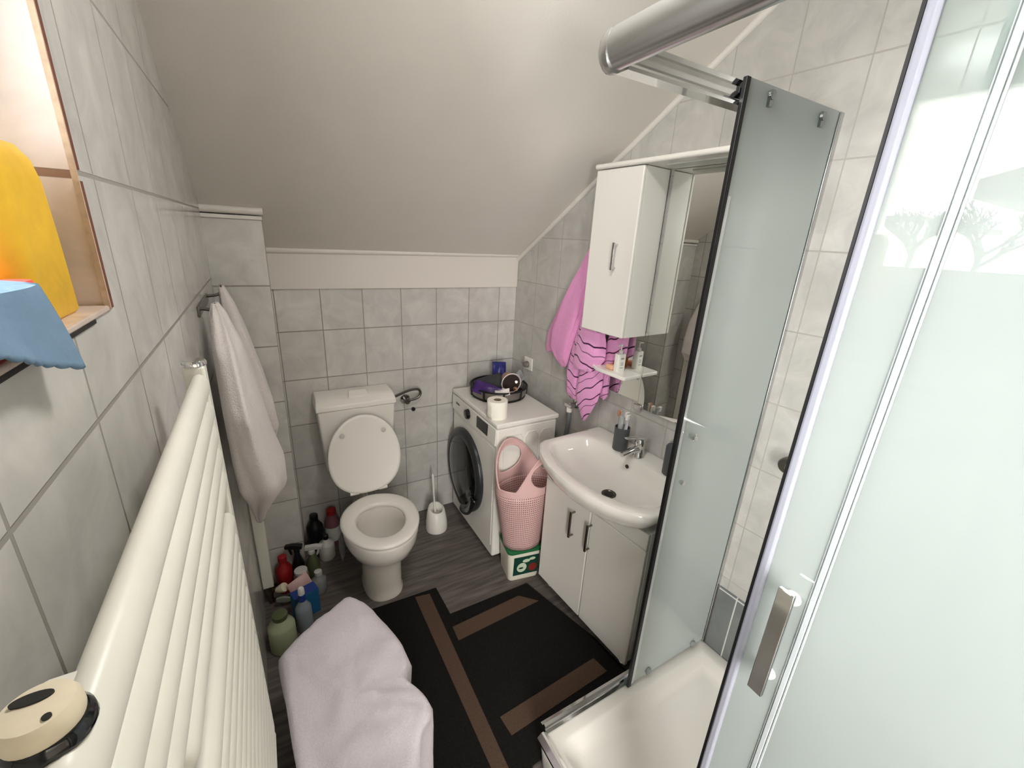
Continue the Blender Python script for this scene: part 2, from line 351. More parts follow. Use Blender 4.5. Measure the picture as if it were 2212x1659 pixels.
cp = MB().lathe([(0.018, 0), (0.018, 0.004), (0.0155, 0.008), (0.006, 0.010)], (0.061, -1.555, 1.55), n=20); build('end_plug', cp, CHROME, t)['label'] = 'chrome plug on the far upright'
KNOB = mat('cream_plastic', (231, 217, 190), 0.4, noise=0.08, nscale=60)
CK = (0.0620, -2.160)
kp = MB().lathe([(0.0155, 0), (0.0168, 0.003), (0.0163, 0.007), (0.0145, 0.009)], (CK[0], CK[1], 1.5385), n=32); o = build('cap_ring', kp, BLACK_G, t); o['label'] = 'dark ring around the cream cap'  # black ring below the cream cap
kp = MB().lathe([(0.0142, 0), (0.0149, 0.003), (0.0147, 0.009), (0.013, 0.0125), (0.007, 0.014), (0.0005, 0.014)], (CK[0] - .001, CK[1], 1.5465), n=36); kb = build('thermostat_cap', kp, KNOB, t); kb['label'] = 'cream round cap with an oval slot'
mb = MB().lathe([(0.0075, 0), (0.0075, 0.0011)], (CK[0] - .003, CK[1] + 0.0035, 1.5602), n=24, sy=0.42); build('cap_slot', mb, DARKHOLE, kb)
mb = MB().lathe([(0.0017, 0), (0.0017, 0.001)], (CK[0] + .005, CK[1] - 0.0085, 1.5594), n=12); build('cap_hole', mb, DARKHOLE, kb)
mb = MB().tube([(0.061, -1.555, 0.67), (0.061, -1.555, 0.60), (0.05, -1.555, 0.58), (0.002, -1.555, 0.58)], 0.010, smooth=2); build('feed_pipe', mb, STEEL_D, t)

# heating pipe cover with valve next to the column
t = thing('heating_pipe', (0.03, -0.42, 0.02), 'white square heating pipe with cream valve knob, below the pale grey bath towel', 'pipe')
mb = MB().box(0.004, 0.050, -0.42, -0.375, 0.105, 0.90); build('pipe_duct', mb, ENAMEL, t, bevel=0.003)
BRASS = mat('aged_brass', (120, 104, 84), 0.35, 1.0, noise=0.2, nscale=90)
mb = MB().tube([(0.03, -0.40, 0.0), (0.03, -0.40, 0.108)], 0.012).lathe([(0.016, -0.02), (0.020, 0.0), (0.016, 0.02)], (0.032, -0.405, 0.085)).tube([(0.032, -0.405, 0.085), (0.062, -0.435, 0.094)], 0.010)
vb = build('valve_body', mb, BRASS, t)
def dirlathe(prof, a, d, n=20):
    a = Vector(a); d = Vector(d).normalized(); u = d.orthogonal().normalized(); w = d.cross(u)
    return MB().loft([[tuple(a + d * h + (u * cos(2 * pi * i / n) + w * sin(2 * pi * i / n)) * r) for i in range(n)] for r, h in prof])
build('valve_knob', dirlathe([(0.011, 0), (0.015, 0.006), (0.023, 0.040), (0.021, 0.048), (0.004, 0.051)], (0.060, -0.438, 0.094), (0.75, -0.45, 0.5)), KNOB, t)
LEAF = mat('grey_green_plastic', (150, 156, 140), 0.4)
mb = MB().grid(lambda u, v: (0.052 + 0.072 * u, -0.455 - 0.02 * u, 0.052 + (v - .5) * 0.036 * (sin(pi * min(1, u * .9 + .12)) ** .7) - 0.004 * u), 14, 6); build('valve_lever', mb, LEAF, t, solid=0.008)

# ================================================================== TOILET
t = thing('toilet', (0.545, -0.35, 0.0), 'white floor-standing toilet with raised lid and wall cistern, against the back wall', 'toilet')
TX = 0.545
def egg(cx, cy, a, bf, bb, z, n=48, sq=1.0):
    r = []
    for i in range(n):
        q = 2 * pi * i / n; c_, s_ = cos(q), sin(q)
        x = a * (abs(c_) ** sq) * (1 if c_ >= 0 else -1); y = (bf if s_ < 0 else bb) * (abs(s_) ** sq) * (1 if s_ >= 0 else -1)
        r.append((cx + x, cy + y, z))
    return r
CY = -0.545
rings = [egg(TX, -0.50, 0.098, 0.145, 0.15, 0.0, sq=.8), egg(TX, -0.50, 0.098, 0.145, 0.15, 0.012, sq=.8), egg(TX, -0.50, 0.092, 0.138, 0.14, 0.03, sq=.8), egg(TX, -0.50, 0.096, 0.132, 0.14, 0.16, sq=.85),
         egg(TX, -0.505, 0.096, 0.135, 0.17, 0.215), egg(TX, -0.52, 0.128, 0.175, 0.20, 0.255), egg(TX, -0.54, 0.158, 0.205, 0.22, 0.30), egg(TX, CY, 0.174, 0.222, 0.24, 0.35), egg(TX, CY, 0.178, 0.228, 0.245, 0.395), egg(TX, CY, 0.178, 0.228, 0.245, 0.408), egg(TX, CY, 0.174, 0.224, 0.242, 0.414),
         egg(TX, CY - .02, 0.118, 0.155, 0.15, 0.414), egg(TX, CY - .02, 0.112, 0.150, 0.145, 0.40), egg(TX, CY - .02, 0.118, 0.155, 0.15, 0.36), egg(TX, CY - .015, 0.10, 0.13, 0.12, 0.28), egg(TX, CY, 0.065, 0.08, 0.07, 0.21), egg(TX, CY, 0.03, 0.03, 0.03, 0.19)]
build('bowl', MB().loft(rings), CERAMIC, t, smooth=60)
mb = MB().loft([egg(TX, CY + .01, 0.183, 0.240, 0.20, 0.416), egg(TX, CY + .01, 0.186, 0.244, 0.204, 0.424), egg(TX, CY + .01, 0.183, 0.241, 0.20, 0.432), egg(TX, CY + .01, 0.172, 0.228, 0.19, 0.4365), egg(TX, CY - .005, 0.128, 0.165, 0.135, 0.4365), egg(TX, CY - .005, 0.118, 0.155, 0.125, 0.432), egg(TX, CY - .005, 0.114, 0.150, 0.12, 0.422), egg(TX, CY - .005, 0.116, 0.152, 0.122, 0.416), egg(TX, CY + .01, 0.183, 0.240, 0.20, 0.416)], False, False)
build('seat', mb, PLASTIC_W, t, smooth=70)
# raised lid, leaning on the cistern
def lidp(x, h, d):  # x across, h up the lid, d thickness towards the camera
    th = radians(78); hy, hz = -0.292, 0.425
    return (TX + x, hy + h * cos(th) - d * sin(th) * 1.0, hz + h * sin(th) + d * cos(th))
def lidring(sc, d, n=56):
    r = []
    for i in range(n):
        q = 2 * pi * i / n; c_, s_ = cos(q), sin(q); x = 0.187 * c_; h = 0.20 + (0.232 if s_ > 0 else 0.20) * s_
        if s_ < 0: x = 0.187 * (abs(c_) ** .8) * (1 if c_ > 0 else -1); h = 0.20 - 0.196 * abs(s_) ** .9
        r.append(lidp(x * sc, 0.205 + (h - 0.205) * sc, d))
    return r
mb = MB().loft([lidring(0.975, -0.002), lidring(1.0, 0.003), lidring(1.0, 0.010), lidring(0.985, 0.014), lidring(0.93, 0.0145), lidring(0.90, 0.0125), lidring(0.3, 0.012)])
ld = build('lid', mb, PLASTIC_W, t, smooth=60)
LIDPAD = mat('grey_buffer', (196, 192, 186), 0.5)
for sx_ in (-0.105, 0.105):
    mb = MB().lathe([(0.013, 0.0), (0.013, 0.006), (0.010, 0.008)], (0, 0, 0), n=18, fn=lambda a, b_, c, sx_=sx_: lidp(sx_ + a, 0.335 + b_, 0.011 + c)); build('lid_buffer', mb, LIDPAD, ld)
for sx_ in (-0.075, 0.075):
    mb = MB().tube([(TX + sx_ - 0.022, -0.292, 0.438), (TX + sx_ + 0.022, -0.292, 0.438)], 0.011); build('hinge', mb, PLASTIC_W, t)
# cistern
ck = thing_parent = t
mb = MB().loft([[(x, y, z) for x, y in pts] for z, pts in [
    (0.50, [(0.375, -0.135), (0.70, -0.135), (0.70, -0.006), (0.375, -0.006)]), (0.53, [(0.362, -0.150), (0.716, -0.150), (0.716, -0.006), (0.362, -0.006)]), (0.875, [(0.338, -0.164), (0.738, -0.164), (0.738, -0.006), (0.338, -0.006)])]])
cb = build('cistern', mb, PLASTIC_W, t, bevel=0.012, bseg=3)
mb = MB().loft([[(x, y, z) for x, y in pts] for z, pts in [
    (0.872, [(0.332, -0.170), (0.744, -0.170), (0.744, -0.004), (0.332, -0.004)]), (0.898, [(0.334, -0.168), (0.742, -0.168), (0.742, -0.004), (0.334, -0.004)]), (0.922, [(0.338, -0.140), (0.738, -0.140), (0.738, -0.004), (0.338, -0.004)]), (0.935, [(0.342, -0.10), (0.734, -0.10), (0.734, -0.004), (0.342, -0.004)])]])
build('cistern_lid', mb, PLASTIC_W, t, bevel=0.005, bseg=3)
mb = MB().loft([[(x, y, 0.9225 + (-0.155 - y) * -0.55 + dz) for x, y in [(0.500, -0.140), (0.602, -0.140), (0.594, -0.10), (0.508, -0.10)]] for dz in (-0.012, 0.0008)]); build('flush_button', mb, PLASTIC_W, t, bevel=0.002)
mb = MB().tube([(TX, -0.08, 0.505), (TX, -0.08, 0.34), (TX, -0.10, 0.30), (TX, -0.30, 0.29)], 0.022, smooth=2); build('flush_pipe', mb, PLASTIC_W, t)
mb = MB().lathe([(0.010, 0), (0.010, 0.0015)], (0.464, -0.53, 0.09), axis='x', n=14, sx=1); build('foot_screw', mb, DARKHOLE, t)
mb = MB().lathe([(0.05, -0.34), (0.05, 0)], (TX, -0.0, 0.19), axis='y', n=20); build('outlet_pipe', mb, PLASTIC_W, t)

# water valve and hose on the back wall
t = thing('water_valve', (0.837, -0.02, 0.824), 'chrome angle valve with looped flexible hose on the back wall right of the cistern', 'valve')
mb = MB().lathe([(0.030, -0.012), (0.030, -0.004), (0.026, 0)], (0.837, 0, 0.824), axis='y', n=24); build('escutcheon', mb, CHROME, t)
mb = MB().tube([(0.837, -0.01, 0.824), (0.837, -0.045, 0.824)], 0.011).tube([(0.820, -0.045, 0.824), (0.858, -0.045, 0.826)], 0.010).lathe([(0.015, -0.022), (0.017, -0.006), (0.012, 0)], (0.837, -0.042, 0.824), axis='y', n=12); build('valve_body', mb, STEEL_D, t)
mb = MB().tube([(0.858, -0.045, 0.826), (0.90, -0.045, 0.832), (0.925, -0.045, 0.855), (0.915, -0.045, 0.89), (0.87, -0.05, 0.895), (0.82, -0.06, 0.888), (0.765, -0.08, 0.878), (0.742, -0.085, 0.876)], 0.0075, smooth=3); build('hose', mb, STEEL_D, t)
tag(build('wall_plug', MB().lathe([(0.012, -0.012), (0.011, 0.0)], (0.887, 0.0, 0.750), axis='y', n=14).lathe([(0.004, -0.02), (0.004, -0.01)], (0.887, 0, 0.752), axis='y', n=8), BLACK), 'small black plug in the tiles below the chrome hose loop', 'wall plug')

# toilet brush
t = thing('toilet_brush', (0.955, -0.215, 0.0), 'white toilet brush standing in its round plastic holder between toilet and washing machine', 'toilet brush')
def cut(z, cy): return z
prof = [(0.066, 0.0), (0.068, 0.01), (0.066, 0.06), (0.060, 0.10), (0.05, 0.125), (0.040, 0.13), (0.037, 0.122), (0.040, 0.08), (0.044, 0.02)]
mb = MB().lathe(prof, (0.955, -0.215, 0.0), n=36, fn=lambda x, y, z: (x, y, z + (0.42 * (y + 0.215) if z > 0.09 else 0.0) + (0.02 if z > .11 else 0)))
build('brush_holder', mb, PLASTIC_W, t, smooth=60)
mb = MB().tube([(0.953, -0.21, 0.06), (0.951, -0.185, 0.20), (0.949, -0.172, 0.36), (0.949, -0.171, 0.37)], [0.008, 0.006, 0.0075, 0.004], smooth=1); build('brush_handle', mb, PLASTIC_W, t)
BR = mat('brush_bristles', (205, 198, 186), 0.9, bump=0.8, bscale=300)
mb = MB().lathe([(0.006, 0), (0.030, 0.01), (0.031, 0.05), (0.01, 0.062)], (0.953, -0.21, 0.055), n=20); build('bristles', mb, BR, t)

# ================================================================== WASHING MACHINE
WX, WYN, WYF, WH = 1.1358, -0.630, -0.042, 0.859
t = thing('washing_machine', (1.32, -0.33, 0.0), 'white front-loading washing machine with black porthole door in the back right corner', 'washing machine')
mb = MB().box(WX, 1.513, WYN, WYF, 0.028, 0.832); body = build('body', mb, WHITE, t, bevel=0.010, bseg=3)
mb = MB().box(WX - 0.004, 1.522, WYN - 0.006, WYF + 0.004, 0.834, 0.862); build('top_panel', mb, WHITE, t, bevel=0.008, bseg=3)
for (yy, xx) in ((WYN + .05, WX + .05), (WYF - .05, WX + .05), (WYN + .05, 1.46), (WYF - .05, 1.46)):
    build('foot', MB().lathe([(0.022, 0), (0.022, 0.012), (0.010, 0.014), (0.010, 0.03)], (xx, yy, 0.0), n=14), BLACK, t)
# slanted control panel and embossed front
def FW(y, o, z): return (WX - o, y, z)
mb = MB().prism([(0.0, 0.735), (0.010, 0.738), (0.006, 0.832), (0.0, 0.834)], WYN + 0.002, WYF - 0.002, fn=lambda a, b_, c: FW(b_, a, c), axis='y'); build('control_panel', mb, WHITE, t, bevel=0.003)
mb = MB().box(WYN + .02, WYF - .02, 0.0, 0.0035, 0.10, 0.715, fn=FW); build('front_panel', mb, WHITE, t, bevel=0.003)
mb = MB().lathe([(0.031, 0.004), (0.031, 0.012), (0.028, 0.024), (0.024, 0.026)], (0, 0, 0), n=28, fn=lambda a, b_, c: FW(-0.285 + a, c, 0.787 + b_)); build('dial', mb, BLACK_G, t)
mb = MB().box(-0.538, -0.405, 0.004, 0.0112, 0.757, 0.823, fn=FW); build('display', mb, BLACK_G, t, bevel=0.0015)
mb = MB()
for i, w in enumerate((0.010, 0.007, 0.010, 0.006)): mb.box(-0.112 - i * 0.013 - w, -0.112 - i * 0.013, 0.0085, 0.0105, 0.790, 0.797 + (0.004 if i % 2 == 0 else 0), fn=FW)
build('badge', mb, GREY_D, t)['label'] = 'small dark lettering at the far end of the control panel'
mb = MB()
for i in range(3): mb.box(-0.262, -0.254, 0.0085, 0.0103, 0.829 - 0.004 * i - .004, 0.8305 - 0.004 * i - .004, fn=FW)
# porthole door
DC = (-0.258, 0.408)
dn = MB().lathe([(0.245, 0.003), (0.247, 0.018), (0.240, 0.030), (0.205, 0.038), (0.198, 0.034)], (0, 0, 0), n=56, fn=lambda a, b_, c: FW(DC[0] + a, c, DC[1] + b_ * 1.08))
DRING = mat('dark_grey_door_ring', (44, 46, 48), 0.3)
dr = build('door', dn, DRING, t, smooth=50)
dg = MB().lathe([(0.200, 0.034), (0.190, 0.038), (0.15, 0.046), (0.08, 0.052), (0.001, 0.054)], (0, 0, 0), n=56, fn=lambda a, b_, c: FW(DC[0] + a, c, DC[1] + b_ * 1.08)); build('door_glass', dg, BLACK_G, dr, smooth=60)
mb = MB().grid(lambda u, v: FW(-0.258 + (0.20 + 0.05 * v) * cos(radians(196 + 60 * u)), 0.046 + 0.012 * sin(pi * v), 0.408 + 1.08 * (0.20 + 0.05 * v) * sin(radians(196 + 60 * u))), 16, 5); build('door_handle', mb, BLACK_G, dr, solid=0.02)
# embossed ribs on the side facing the camera
mb = MB()
for (x0, x1) in ((1.175, 1.30), (1.31, 1.395), (1.405, 1.485)):
    mb.tube([(x0, WYN - 0.0005, 0.46), (x0, WYN - 0.0005, 0.755), (x0 + .02, WYN - 0.0005, 0.785), (x1 - .02, WYN - 0.0005, 0.785), (x1, WYN - 0.0005, 0.755), (x1, WYN - 0.0005, 0.46)], 0.0035, n=8)
build('side_panel', mb, WHITE, t)

# toilet roll on the washer
t = thing('toilet_roll', (1.182, -0.535, 0.862), 'white toilet paper roll standing on the near corner of the washing machine', 'toilet paper')
PAPER = mat('soft_white_paper', (244, 240, 226), 0.9, bump=0.3, bscale=140)
mb = MB().lathe([(0.021, 0.0), (0.054, 0.0), (0.055, 0.003), (0.055, 0.094), (0.053, 0.097), (0.021, 0.097), (0.021, 0.0)], (1.182, -0.535, 0.862), n=40, cap=False); build('paper', mb, PAPER, t, smooth=50)
mb = MB().lathe([(0.0205, 0.0), (0.0205, 0.096), (0.019, 0.096), (0.019, 0.0)], (1.182, -0.535, 0.862), n=28, cap=False); build('cardboard_core', mb, mat('cardboard', (138, 118, 92), 0.9), t)
mb = MB().grid(lambda u, v: (1.182 - 0.055 - 0.004 * u + 0.012 * u * u, -0.535 + 0.01 - 0.045 * u, 0.866 + 0.086 * v), 6, 4); build('loose_sheet', mb, PAPER, t, solid=0.0012)

# round tray basket on the washer
BC = (1.352, -0.232, 0.862)
t = thing('round_basket', BC, 'round metal basket with black rims full of toiletries on top of the washing machine', 'basket')
mb = MB().lathe([(0.150, 0.0), (0.163, 0.0), (0.166, 0.012), (0.163, 0.016), (0.0, 0.016)], BC, n=48); build('basket_base', mb, BLACK, t)
BAND = mat('ribbed_steel_band', (168, 163, 156), 0.28, 0.9)
nt = BAND.node_tree; N = nt.nodes; L = nt.links; wv = N.new('ShaderNodeTexWave'); wv.bands_direction = 'Z'; wv.inputs['Scale'].default_value = 55
tcw = N.new('ShaderNodeTexCoord'); L.new(tcw.outputs['Object'], wv.inputs['Vector']); bp = N.new('ShaderNodeBump'); bp.inputs['Strength'].default_value = 0.6; bp.inputs['Distance'].default_value = 0.003
L.new(wv.outputs['Fac'], bp.inputs['Height']); L.new(bp.outputs['Normal'], N['Principled BSDF'].inputs['Normal'])
mb = MB().lathe([(0.163, 0.014), (0.168, 0.02), (0.172, 0.060), (0.169, 0.060), (0.164, 0.018)], BC, n=64, cap=False); build('basket_side', mb, BAND, t)
mb = MB().tube([(BC[0] + 0.172 * cos(a), BC[1] + 0.172 * sin(a), BC[2] + 0.064) for a in [2 * pi * i / 48 for i in range(49)]], 0.0055, n=8); build('basket_rim', mb, BLACK, t)
for i in range(9):
    a = 2 * pi * (i + .3) / 9; build('basket_dark_reflection', MB().tube([(BC[0] + 0.169 * cos(a), BC[1] + 0.169 * sin(a), BC[2] + 0.01), (BC[0] + 0.1735 * cos(a), BC[1] + 0.1735 * sin(a), BC[2] + 0.064)], 0.006, n=6), BLACK, t)  # black strips stand in for dark reflections on the steel side

def pouch(name, c, size, rot, M, label, cat, parent=None, wob=0.006, seed=0, group=None):
    """soft sealed pack: a pillow with flat seam edges"""
    sx, sy, sz = size; R = Matrix.Rotation(rot[2], 3, 'Z') @ Matrix.Rotation(rot[1], 3, 'Y') @ Matrix.Rotation(rot[0], 3, 'X')
    def half(sgn):
        def f(u, v):
            x = (u - .5) * sx; y = (v - .5) * sy; e = (min(u, 1 - u) * 2) ** .5 * (min(v, 1 - v) * 2) ** .5
            z = sgn * sz * .5 * min(1, e * 1.15) + wob * mnoise.noise(Vector((u * 3 + seed, v * 3, sgn * .3)))
            return tuple(Vector(c) + R @ Vector((x, y, z)))
        return f
    mb = MB(); mb.grid(half(1), 16, 16); mb.grid(half(-1), 16, 16)
    o = build(name, mb, M, parent, smooth=70, solid=0.0012)
    bm = bmesh.new(); bm.from_mesh(o.data); bmesh.ops.remove_doubles(bm, verts=bm.verts, dist=0.0008); bm.to_mesh(o.data); bm.free()
    if label: tag(o, label, cat, group)
    return o
PURPLE = mat('purple_foil', (62, 34, 98), 0.3); NAVY = mat('navy_foil', (38, 40, 112), 0.3, noise=0.25, nscale=30); CHAR = mat('charcoal_fabric', (62, 62, 64), 0.8)
BEIGE = mat('beige_paper', (190, 152, 132), 0.7); TISSUE = mat('pale_tissue', (226, 218, 212), 0.85)
pouch('wipes_pack', (1.235, -0.315, 0.93), (0.17, 0.075, 0.03), (radians(62), radians(14), radians(-42)), PURPLE, 'dark purple wipes pack tilted over the left rim of the round basket', 'wipes pack', seed=3)
pouch('tissue_pack', (1.300, -0.372, 0.930), (0.085, 0.05, 0.02), (radians(25), radians(-5), radians(-25)), TISSUE, 'crumpled white tissue pack at the front rim of the round basket', 'tissues', wob=0.012, seed=8)
pouch('toiletry_pouch', (1.315, -0.205, 0.935), (0.15, 0.10, 0.06), (radians(35), radians(-12), radians(-10)), CHAR, 'charcoal zip pouch lying in the round basket behind the purple pack', 'pouch', seed=1)
pouch('foil_pack', (1.395, -0.150, 0.975), (0.085, 0.13, 0.03), (radians(60), 0, radians(-25)), NAVY, 'navy blue foil pack sticking up at the back of the round basket', 'pack', seed=5)
pouch('clear_sachet', (1.487, -0.232, 0.947), (0.10, 0.07, 0.012), (radians(70), radians(-28), radians(20)), CLEARP, 'clear plastic sachet leaning at the right rim of the round basket', 'sachet', seed=6)
t = thing('paper_cup', (1.405, -0.27, 0.93), 'pinkish beige cone-shaped cup lying open towards the room in the round basket', 'cup')
ax = Vector((-0.15, -0.80, -0.05)).normalized(); c0 = Vector((1.418, -0.200, 0.955))
mb = dirlathe([(0.030, 0.0), (0.058, 0.10), (0.060, 0.103), (0.056, 0.103), (0.026, 0.004)], c0, ax, 32); build('cup_wall', mb, BEIGE, t)
mb = dirlathe([(0.0545, 0.1025), (0.0245, 0.006), (0.001, 0.006)], c0, ax, 32); build('cup_inner_shade', mb, mat('cup_shade_brown', (48, 36, 32), 0.8), t)  # dark brown colour stands in for the shade inside the cup
mb = dirlathe([(0.060, 0.100), (0.063, 0.1035), (0.060, 0.107), (0.057, 0.1035), (0.060, 0.100)], c0, ax, 32); build('cup_rim', mb, TISSUE, t)
tag(build('makeup_brush', MB().tube([(1.405, -0.335, 0.925), (1.395, -0.365, 0.938), (1.387, -0.39, 0.936)], [0.011, 0.007, 0.004]), mat('wood_tan', (186, 144, 108), 0.6)), 'small tan brush handle poking out of the beige cup', 'brush')
t = thing('lotion_tube', (1.435, -0.30, 0.93), 'small white lotion tube with a cap lying in the mouth of the beige cup', 'tube')
build('tube_body', MB().tube([(1.45, -0.27, 0.945), (1.43, -0.305, 0.955)], [0.014, 0.011]), TISSUE, t); build('tube_cap', MB().tube([(1.43, -0.305, 0.955), (1.424, -0.316, 0.958)], 0.008), WHITE, t)

# socket, plug, cord on right wall
t = thing('wall_socket', RW(0.19, 0.0, 1.02), 'white wall socket on the right wall above the round basket', 'socket')
mb = MB().box(0.150, 0.232, 0.0, 0.010, 0.982, 1.062, fn=RW); build('socket_plate', mb, PLASTIC_W, t, bevel=0.003)
mb = MB().lathe([(0.024, 0.009), (0.024, 0.012), (0.020, 0.012)], (0, 0, 0), n=24, fn=lambda a, b_, c: RW(0.191 + a, c, 1.022 + b_)); build('socket_ring', mb, PLASTIC_W, t)
t = thing('power_plug', RW(0.19, 0.02, 1.01), 'grey power plug with its cord in the white wall socket', 'plug')
GREYC = mat('grey_cable', (120, 116, 108), 0.5)
mb = MB().lathe([(0.020, 0.012), (0.021, 0.02), (0.017, 0.040), (0.008, 0.045)], (0, 0, 0), n=18, fn=lambda a, b_, c: RW(0.193 + a, c, 1.020 + b_)); build('plug_body', mb, GREYC, t)
P = [RW(0.193, 0.04, 1.015), RW(0.195, 0.05, 0.985), RW(0.195, 0.045, 0.95), RW(0.18, 0.035, 0.90), RW(0.16, 0.033, 0.80), RW(0.16, 0.033, 0.5)]
build('plug_cord', MB().tube(P, 0.0035, n=8, smooth=2), GREYC, t)

# angle valve with grey drain hose right of the washer
t = thing('washer_tap', RW(0.66, 0.03, 0.91), 'chrome wall tap with a grey hose between washing machine and washbasin', 'tap')
mb = MB().lathe([(0.026, 0.0), (0.026, 0.006), (0.014, 0.012), (0.012, 0.05)], (0, 0, 0), n=20, fn=lambda a, b_, c: RW(0.655 + a, c, 0.912 + b_)).box(0.628, 0.682, 0.035, 0.066, 0.902, 0.922, fn=RW); build('tap_body', mb, CHROME, t, bevel=0.004)
build('hose', MB().tube([RW(0.655, 0.05, 0.90), RW(0.662, 0.05, 0.86), RW(0.66, 0.05, 0.80), RW(0.645, 0.045, 0.74), RW(0.63, 0.045, 0.66), RW(0.655, 0.04, 0.4), RW(0.655, 0.04, 0.1)], 0.012, smooth=2), mat('grey_hose', (112, 114, 116), 0.4), t)
build('hose_nut', MB().lathe([(0.016, 0), (0.016, 0.025), (0.013, 0.03)], RW(0.656, 0.05, 0.875), n=12), PLASTIC_W, t)

# ================================================================== LAUNDRY TOTE + DETERGENT BOX
BXR = radians(-10)
def BX(x, y, z):
    cx, cy = 1.245, -0.755
    return (cx + x * cos(BXR) - y * sin(BXR), cy + x * sin(BXR) + y * cos(BXR), z)
t = thing('detergent_box', (1.245, -0.755, 0), 'white plastic detergent tub with green lid and picture label, under the pink tote', 'tub')
def rrect(hx, hy, r, z, n=6):
    P = []
    for cx, cy, a0 in ((hx - r, hy - r, 0), (-hx + r, hy - r, 90), (-hx + r, -hy + r, 180), (hx - r, -hy + r, 270)):
        for i in range(n + 1): a = radians(a0 + 90 * i / n); P.append((cx + r * cos(a), cy + r * sin(a), z))
    return P
TUB = mat('ivory_plastic', (226, 222, 204), 0.4)
mb = MB().loft([rrect(.085, .072, .022, 0.0), rrect(.088, .075, .022, 0.01), rrect(.098, .086, .026, 0.185)], fn=BX); build('tub_body', mb, TUB, t, smooth=50)
mb = MB().loft([rrect(.100, .088, .027, 0.183), rrect(.101, .089, .027, 0.198), rrect(.096, .084, .027, 0.200)], fn=BX); build('tub_lid', mb, mat('green_plastic', (36, 104, 62), 0.4), t, smooth=50)
# label with patches, on the face towards the camera (tapering front)
fy = lambda z: -(.075 + (.011) * (z - .01) / .175) - 0.0012
LB = MB()
def patch(x0, x1, z0, z1, mi, k):
    LB.add([(x0, fy(z0) - k * .0004, z0), (x1, fy(z0) - k * .0004, z0), (x1, fy(z1) - k * .0004, z1), (x0, fy(z1) - k * .0004, z1)], [(0, 1, 2, 3)], mi, BX)
patch(-0.066, 0.078, 0.035, 0.160, 0, 0)
def blob(cx, cz, rx, rz, mi, k, n=18):
    LB.add([(cx + rx * cos(2 * pi * i / n), fy(cz + rz * sin(2 * pi * i / n)) - k * .0004, cz + rz * sin(2 * pi * i / n)) for i in range(n)], [tuple(range(n))], mi, BX)
blob(-0.018, 0.085, 0.028, 0.032, 1, 1); blob(0.006, 0.128, 0.022, 0.012, 1, 1.5); blob(0.046, 0.076, 0.024, 0.028, 2, 2); blob(0.04, 0.137, 0.018, 0.010, 1, 2.5); blob(-0.022, 0.082, 0.014, 0.006, 0, 3)
build('label', LB, [mat('label_dark_green', (22, 62, 50), 0.35), mat('label_pale', (196, 208, 180), 0.4), mat('label_red', (128, 40, 34), 0.4)], t, smooth=0, recalc=False)['label'] = 'dark green picture label'

t = thing('laundry_tote', (1.245, -0.755, 0.20), 'pink woven plastic laundry tote with two loop handles on top of the ivory tub', 'laundry basket')
PINK = bpy.data.materials.new('dusty_pink_mesh_plastic'); PINK.use_nodes = True
nt = PINK.node_tree; N = nt.nodes; L = nt.links; b = N['Principled BSDF']; b.inputs['Roughness'].default_value = 0.45
uvn = N.new('ShaderNodeTexCoord'); br = N.new('ShaderNodeTexBrick'); br.offset = 0; br.inputs['Scale'].default_value = 1; br.inputs['Brick Width'].default_value = 1; br.inputs['Row Height'].default_value = 1
br.inputs['Mortar Size'].default_value = 0.29; br.inputs['Mortar Smooth'].default_value = 0.25; br.inputs['Color1'].default_value = lin(124, 90, 86); br.inputs['Color2'].default_value = lin(138, 102, 98); br.inputs['Mortar'].default_value = lin(216, 178, 174)
L.new(uvn.outputs['UV'], br.inputs['Vector']); L.new(br.outputs['Color'], b.inputs['Base Color'])
PINK_P = mat('dusty_pink_plastic', (216, 178, 174), 0.42)
bp = N.new('ShaderNodeBump'); bp.inputs['Strength'].default_value = 0.7; bp.inputs['Distance'].default_value = 0.002; L.new(br.outputs['Fac'], bp.inputs['Height']); L.new(bp.outputs['Normal'], b.inputs['Normal'])
TC = (1.252, -0.762)
A1, A2 = radians(112), radians(-76)
def hump(a, c, w):
    d = (a - c + pi) % (2 * pi) - pi
    return max(0.0, cos(min(pi / 2, abs(d) / w * pi / 2))) ** 1.15
def tote_rim(a): return 0.580 + 0.205 * max(hump(a, A1, radians(76)), hump(a, A2, radians(55)) * 0.95)
def tote_pt(a, z):
    k = (z - 0.205) / 0.33; kk = min(k, 1.0)
    rx = 0.112 + 0.058 * kk + 0.010 * max(0, k - 1); ry = 0.082 + 0.030 * kk - 0.008 * max(0, k - 1)
    return (TC[0] + rx * cos(a), TC[1] + ry * sin(a), z)
def hole(a, z):
    for c, hw, zc, hz in ((A1, radians(31), 0.672, 0.080), (A2, radians(30), 0.660, 0.074)):
        d = (a - c + pi) % (2 * pi) - pi
        if (d / hw) ** 2 + ((z - zc) / hz) ** 2 < 1: return True
    return False
ZM = 0.55
tf_l = lambda u, v: tote_pt(2 * pi * u, 0.205 + (ZM - 0.205) * v)
mb = MB().grid(tf_l, 96, 12, wrap=True)
mb.add([tote_pt(2 * pi * i / 96, 0.205) for i in range(96)], [tuple(range(96))])
def uv_t(p):
    a = atan2((p.y - TC[1]) / 0.1, (p.x - TC[0]) / 0.14); return ((a / (2 * pi) + 1) * 84, (p.z - 0.24) / 0.0135)
build('tote_mesh', mb, PINK, t, smooth=60, solid=0.003, uvf=uv_t)
def tf_u(u, v):
    a = 2 * pi * u; zr = tote_rim(a); return tote_pt(a, ZM + (zr - ZM) * v)
def keep(u, v):
    a = 2 * pi * u; z = ZM + (tote_rim(a) - ZM) * v; return not hole(a, z)
mb = MB().grid(tf_u, 220, 70, keep=keep, wrap=True); build('tote_rim', mb, PINK_P, t, smooth=60, solid=0.0045)
